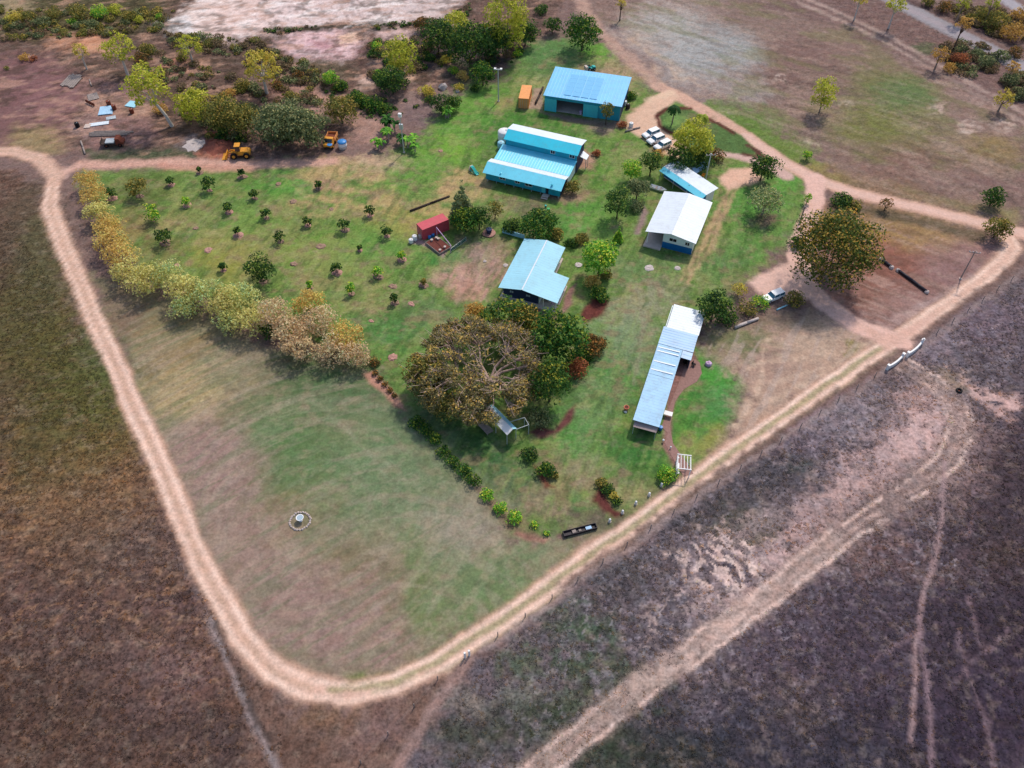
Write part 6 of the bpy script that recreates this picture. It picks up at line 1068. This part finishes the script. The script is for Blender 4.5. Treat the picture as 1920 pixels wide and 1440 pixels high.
# gums and scrub at the top left
CW = dict(yellow='yellow', olive='olive', lime='light green', gum='yellow-green', grey='grey-green', tan='dry tan', rust='rusty red', brownish='brown')
tree(276,168,44,'gum','tall yellow-green gum with a long white leaning trunk','gum',h=9.0,bark='bark_white',lean=(-3.0,0.5),name='gum_tree',dens=1.2); tree(224,98,34,'gum','rounded yellow-green gum behind the tall gum','gum',h=6.0,bark='bark_white',name='gum_tree'); tree(150,98,17,'yellow','small thin gum beside the plank stack','gum',h=4.5,bark='bark_white',name='gum_tree'); tree(354,92,26,'gum','low yellow-green gum on the edge of the sand pit','gum',h=3.2,bark='bark_white',name='gum_tree'); tree(490,132,40,'yellow','broad pale yellow gum below the pink sand','gum',h=6.0,bark='bark_white',name='gum_tree'); tree(950,42,40,'gum','tall weeping yellow-green gum behind the garden','column',h=8.5,bark='bark_grey',name='gum_tree'); tree(750,108,30,'gum','loose yellow-green gum above the garden slope','column',h=5.5,bark='bark_grey',name='gum_tree')
for x, y, r, p, lb in ((362,198,34,'gum','yellow-green bush beside the tall gum trunk'),(415,212,38,'olive','olive bush along the machinery lane, next to the yellow-green bush'),(455,225,34,'olive','olive bush along the machinery lane, behind the yellow loader'),(520,235,44,'grey','big grey-green bush behind the yellow loader'),(572,240,42,'grey','big grey-green bush beside the orange dump truck'),(545,215,30,'grey','grey-green bush rising behind the two big bushes'),(638,206,30,'olive','rounded olive-brown bush above the orange dump truck'),(620,146,16,'lime','yellow-green bush on the bare slope'),(640,162,14,'bright','small green bush below the yellow-green bush on the slope'),(735,152,28,'dark','dark leafy tree under the loose yellow-green gum'),(820,70,34,'dark','dark bush near the end of the sand pit'),(856,46,26,'gum','yellow topped tree by the end of the sand pit'),(880,85,44,'dark','wide dark thicket tree behind the garden'),(925,75,34,'dark','dark tree under the tall weeping gum'),(985,62,26,'dark','dark tree between the weeping gum and the round tree'),(790,45,16,'brownish','brown bush at the edge of the white sand'),(1016,20,13,'dark','ball shaped dark tree on the far track'),(1036,48,16,'dark','low dark shrub under the ball shaped tree'),(1093,62,35,'bright','large round green tree behind the machinery shed'),(970,101,9,'lime','small lime shrub at the edge of the top lawn'),(905,139,25,'bright','green feathery shrub near the floodlight pole'),(890,166,9,'dark','small clipped dark shrub below the feathery shrub'),(836,112,11,'yellow','yellow flowering shrub on the garden slope'),(800,172,14,'yellow','golden shrub at the foot of the loose gum'),(850,132,10,'lime','low green shrub under the yellow flowering shrub'),(868,143,11,'hedge_o','low golden shrub beside the feathery shrub'),(828,196,20,'dark','dark hedge bush at the lawn edge above the bananas'),(850,192,16,'bright','green hedge bush at the lawn corner'),(862,164,9,'yellow','yellow flowered shrub beside the smaller boulder'),(805,188,10,'dark','small dark shrub beside the golden shrub')):
    tree(x, y, r, p, lb, 'round' if r > 15 else 'shrub', name='bush', cat='bush', dens=0.9)
for x, y, r in ((680,190,16),(700,198,18),(665,182,14),(722,205,14)): tree(x, y, r, 'bright', 'low green creeper mound on the bare slope', 'shrub', name='creeper_mound', cat='shrub', group='creeper mounds on the bare slope')
for x, y, r, p in ((25,34,14,'yellow'),(55,32,13,'olive'),(148,26,20,'olive'),(186,24,17,'lime'),(214,20,14,'gum'),(135,42,9,'lime'),(108,52,6,'yellow'),(260,38,9,'gum'),(298,31,7,'lime'),(100,28,14,'olive'),(80,42,13,'grey'),(240,30,14,'olive'),(170,45,12,'grey'),(45,108,9,'tan'),(62,110,7,'rust'),(12,128,5,'olive'),(275,92,16,'olive'),(265,110,14,'brownish'),(705,86,10,'lime'),(706,50,6,'olive'),(708,136,8,'lime'),(300,205,14,'tan'),(340,110,10,'olive'),(455,160,14,'olive'),(560,140,10,'brownish'),(430,175,12,'tan'),(520,160,12,'brownish')): tree(x, y, r, p, 'scrubby '+CW[p]+' bush on the rough ground near the sand pit', 'shrub', name='scrub_bush', cat='bush', group=CW[p]+' scrub bushes near the sand pit', dens=0.7)
# top right roadside trees
for x, y, r, p, h_, b_, lb in ((1613,0,14,'yellow',5.5,'bark_white','white trunked gum beside the sealed road, first of two'),(1680,12,20,'gum',6.0,'bark_white','white trunked yellow gum standing right at the road edge'),(1807,46,16,'tan',7.0,'bark_brown','orange leafed tree with a tall dark trunk beside the road'),(1762,106,18,'tan',3.5,'bark_grey','tan leafed small tree on the verge below the road'),(1806,8,15,'gum',5.0,'bark_grey','yellow-green tree on the far side of the road'),(1862,6,16,'gum',5.5,'bark_grey','taller yellow-green tree on the far side of the road'),(1882,187,20,'yellow',3.0,'bark_grey','yellow-green tree beside the wheel tracks'),(1165,8,10,'yellow',4.5,'bark_brown','thin yellow tree on the far track'),(1900,128,14,'tan',3.2,'bark_grey','yellowing tree at the end of the roadside scrub')): tree(x, y, r, p, lb, 'gum', h=h_, bark=b_, name='gum_tree')
for x, y, r, p in ((1870,42,24,'olive'),(1900,62,22,'tan'),(1845,28,16,'olive'),(1800,112,16,'rust'),(1830,100,13,'grey'),(1850,118,16,'grey'),(1880,105,15,'grey'),(1905,100,14,'brownish'),(1895,150,16,'grey'),(1915,30,18,'tan'),(1780,128,12,'tan'),(1770,15,14,'brownish'),(1740,5,12,'olive'),(1915,175,16,'grey')): tree(x, y, r, p, CW[p]+' roadside bush on the verge of the sealed road', 'shrub', name='roadside_bush', cat='bush', group=CW[p]+' bushes along the sealed road', dens=0.75)
# palms and bananas
def palm(px_, py_, h, L_, n, pal, label, name='palm_tree', cat='palm'):
    _seed[0] += 1; rng = np.random.default_rng(_seed[0]); g0 = at(px_, py_, h); t = thing(name, (g0[0], g0[1], 0), 0, label, cat)
    MB().path([(0,0,-0.05),(0.1,0,h*0.5),(0,0,h)], [0.17,0.13,0.11], 8).build('trunk','bark_grey',t)
    main = srgb(np.array(PAL[pal][0][1]))*0.95
    for i in range(n):
        a = i*6.283/n + rng.uniform(-.15,.15); up = rng.uniform(0.2,0.9); v = []; c = []
        pts = [(L_*u*math.cos(a)*(1-0.15*u), L_*u*math.sin(a)*(1-0.15*u), h + L_*(up*u - (0.7+up*0.6)*u*u)) for u in np.linspace(0,1,7)]
        sa, ca = -math.sin(a), math.cos(a)
        for k in range(6):
            p, q = np.array(pts[k]), np.array(pts[k+1]); w0 = 0.42*math.sin(math.pi*(k+0.6)/7.2); 
            for sgn in (-1,1):
                o = np.array([sa*w0*sgn, ca*w0*sgn, -0.25*w0]); f = (q-p)*0.35; v += [p, q, q+o+f, p+o+f]
        cc = np.concatenate([np.tile(main*rng.uniform(0.8,1.25), (len(v),1)), np.ones((len(v),1))], 1)
        put('frond', np_mesh('frond', np.array(v), np.arange(len(v)).reshape(-1,4), cc, M['leaf']), t)
palm(1265,200,4.6,2.0,12,'bright','dark green palm on the lawn island in the drive'); palm(1317,218,3.8,2.0,12,'gum','yellowing palm on the lawn island in the drive')
def banana(px_, py_, label, n=9, s=1.0, pal='lime'):
    _seed[0] += 1; rng = np.random.default_rng(_seed[0]); g0 = at(px_, py_); t = thing('banana_clump', (g0[0], g0[1], 0), 0, label, 'banana plant')
    for j in range(5):
        bx, by = rng.normal(0,0.7*s,2); h = rng.uniform(1.6,2.6)*s; MB().path([(bx,by,-0.05),(bx*1.1,by*1.1,h)],[0.14*s,0.1*s],7).build('stem','wall_rust',t)
        for i in range(n):
            a = rng.uniform(0,6.283); L_ = rng.uniform(1.0,1.7)*s; v = []; up = rng.uniform(0.5,1.2)
            pts = [(bx*1.1+L_*u*math.cos(a), by*1.1+L_*u*math.sin(a), h+L_*(up*u-(0.5+0.6*up)*u*u)) for u in np.linspace(0,1,5)]
            for k in range(4):
                p, q = np.array(pts[k]), np.array(pts[k+1]); w0 = 0.3*s*math.sin(math.pi*(k+0.5)/4.6)+0.03; w1 = 0.3*s*math.sin(math.pi*(k+1.5)/4.6)+0.02
                for sg in (-1,1): v += [p, q, q+np.array([-math.sin(a)*w1*sg, math.cos(a)*w1*sg, 0.06]), p+np.array([-math.sin(a)*w0*sg, math.cos(a)*w0*sg, 0.06])]
            m_ = srgb(np.array(PAL[pal][0][i%3]))*rng.uniform(0.75,1.2); cc = np.concatenate([np.tile(m_,(len(v),1)), np.ones((len(v),1))],1)
            put('leaf', np_mesh('leaf', np.array(v), np.arange(len(v)).reshape(-1,4), cc, M['leaf']), t)
banana(728,262,'banana clump at the lane side of the lamp pole'); banana(772,278,'banana clump on the homestead side of the lamp pole'); banana(733,243,'taller dark banana clump behind the lamp pole',pal='bright',s=1.15); banana(836,222,'banana clump at the corner of the upper lawn',s=0.9); banana(712,278,'low banana clump beside the lane',s=0.8); banana(752,272,'banana clump around the foot of the lamp pole',s=0.9,pal='bright')

# ------------------------------------------------------------------ continuous low undergrowth (one mass, uncountable)
def undergrowth(name, px, n, pals, seed, label, rmax=1.5, per=70):
    P = gpts(px); r = np.random.default_rng(seed); X = r.uniform(P[:,0].min(), P[:,0].max(), n*4); Y = r.uniform(P[:,1].min(), P[:,1].max(), n*4)
    ok = inside(X, Y, P) & (fbm(X/8, Y/8, seed, 3) > 0.42); X, Y = X[ok][:n], Y[ok][:n]; Vs, Cs = [], []
    for k, p in enumerate(pals):
        x, y = X[k::len(pals)], Y[k::len(pals)]; rr = r.uniform(0.35, rmax, len(x))**1.2
        lv, lc = leaf_arrays(r, np.stack([x, y, rr*0.35, rr, 0*rr+0.6, rr*rr*per+12], 1), 0.2, p); lv[:,2] = np.maximum(lv[:,2], 0.02); Vs.append(lv); Cs.append(lc)
    V_ = np.concatenate(Vs); o = put(name, np_mesh(name, V_, np.arange(len(V_)).reshape(-1,4), np.concatenate(Cs), M['leaf'])); o['kind'] = 'stuff'; tag(o, label, 'undergrowth')
undergrowth('undergrowth', [(-60,15),(330,20),(300,62),(130,72),(-60,80)], 260, ('olive','grey','drab','olive'), 1, 'olive scrub mass along the rim behind the bare mauve ground')
undergrowth('undergrowth', [(300,60),(480,78),(520,100),(600,125),(650,170),(560,165),(440,115),(330,88)], 200, ('drab','grey','olive','drab'), 2, 'low brown scrub mass below the white and pink sand')
undergrowth('undergrowth', [(250,95),(340,98),(440,150),(600,170),(600,200),(420,185),(300,165)], 110, ('drab','olive','grey'), 3, 'dry brown scrub mass between the gums')
undergrowth('undergrowth', [(330,190),(480,205),(610,215),(600,262),(480,268),(340,262)], 170, ('olive','grey','dark','grey'), 4, 'grey-green scrub mass behind the machinery lane')
undergrowth('undergrowth', [(690,80),(960,62),(975,100),(960,118),(800,128),(700,168)], 190, ('dark','olive','drab','bright'), 5, 'dark thicket mass behind the garden slope')
undergrowth('undergrowth', [(480,56),(640,44),(760,42),(835,32),(880,8),(892,22),(842,50),(760,55),(640,56),(520,68)], 130, ('dark','drab','grey'), 6, 'dark weed bank along the edge of the white sand', 0.9)
undergrowth('undergrowth', [(1755,80),(1830,80),(1925,125),(1925,205),(1850,160),(1780,135)], 150, ('grey','drab','drab','drab'), 7, 'dry scrub mass on the near verge of the sealed road')
undergrowth('undergrowth', [(1750,-10),(1860,10),(1925,45),(1925,95),(1800,42)], 120, ('olive','drab','drab'), 8, 'dry scrub mass on the far verge of the sealed road')
undergrowth('undergrowth', [(600,170),(720,165),(800,200),(700,230),(640,215)], 60, ('bright','dark','grey'), 9, 'green creeping mass on the bare garden slope', 0.9)
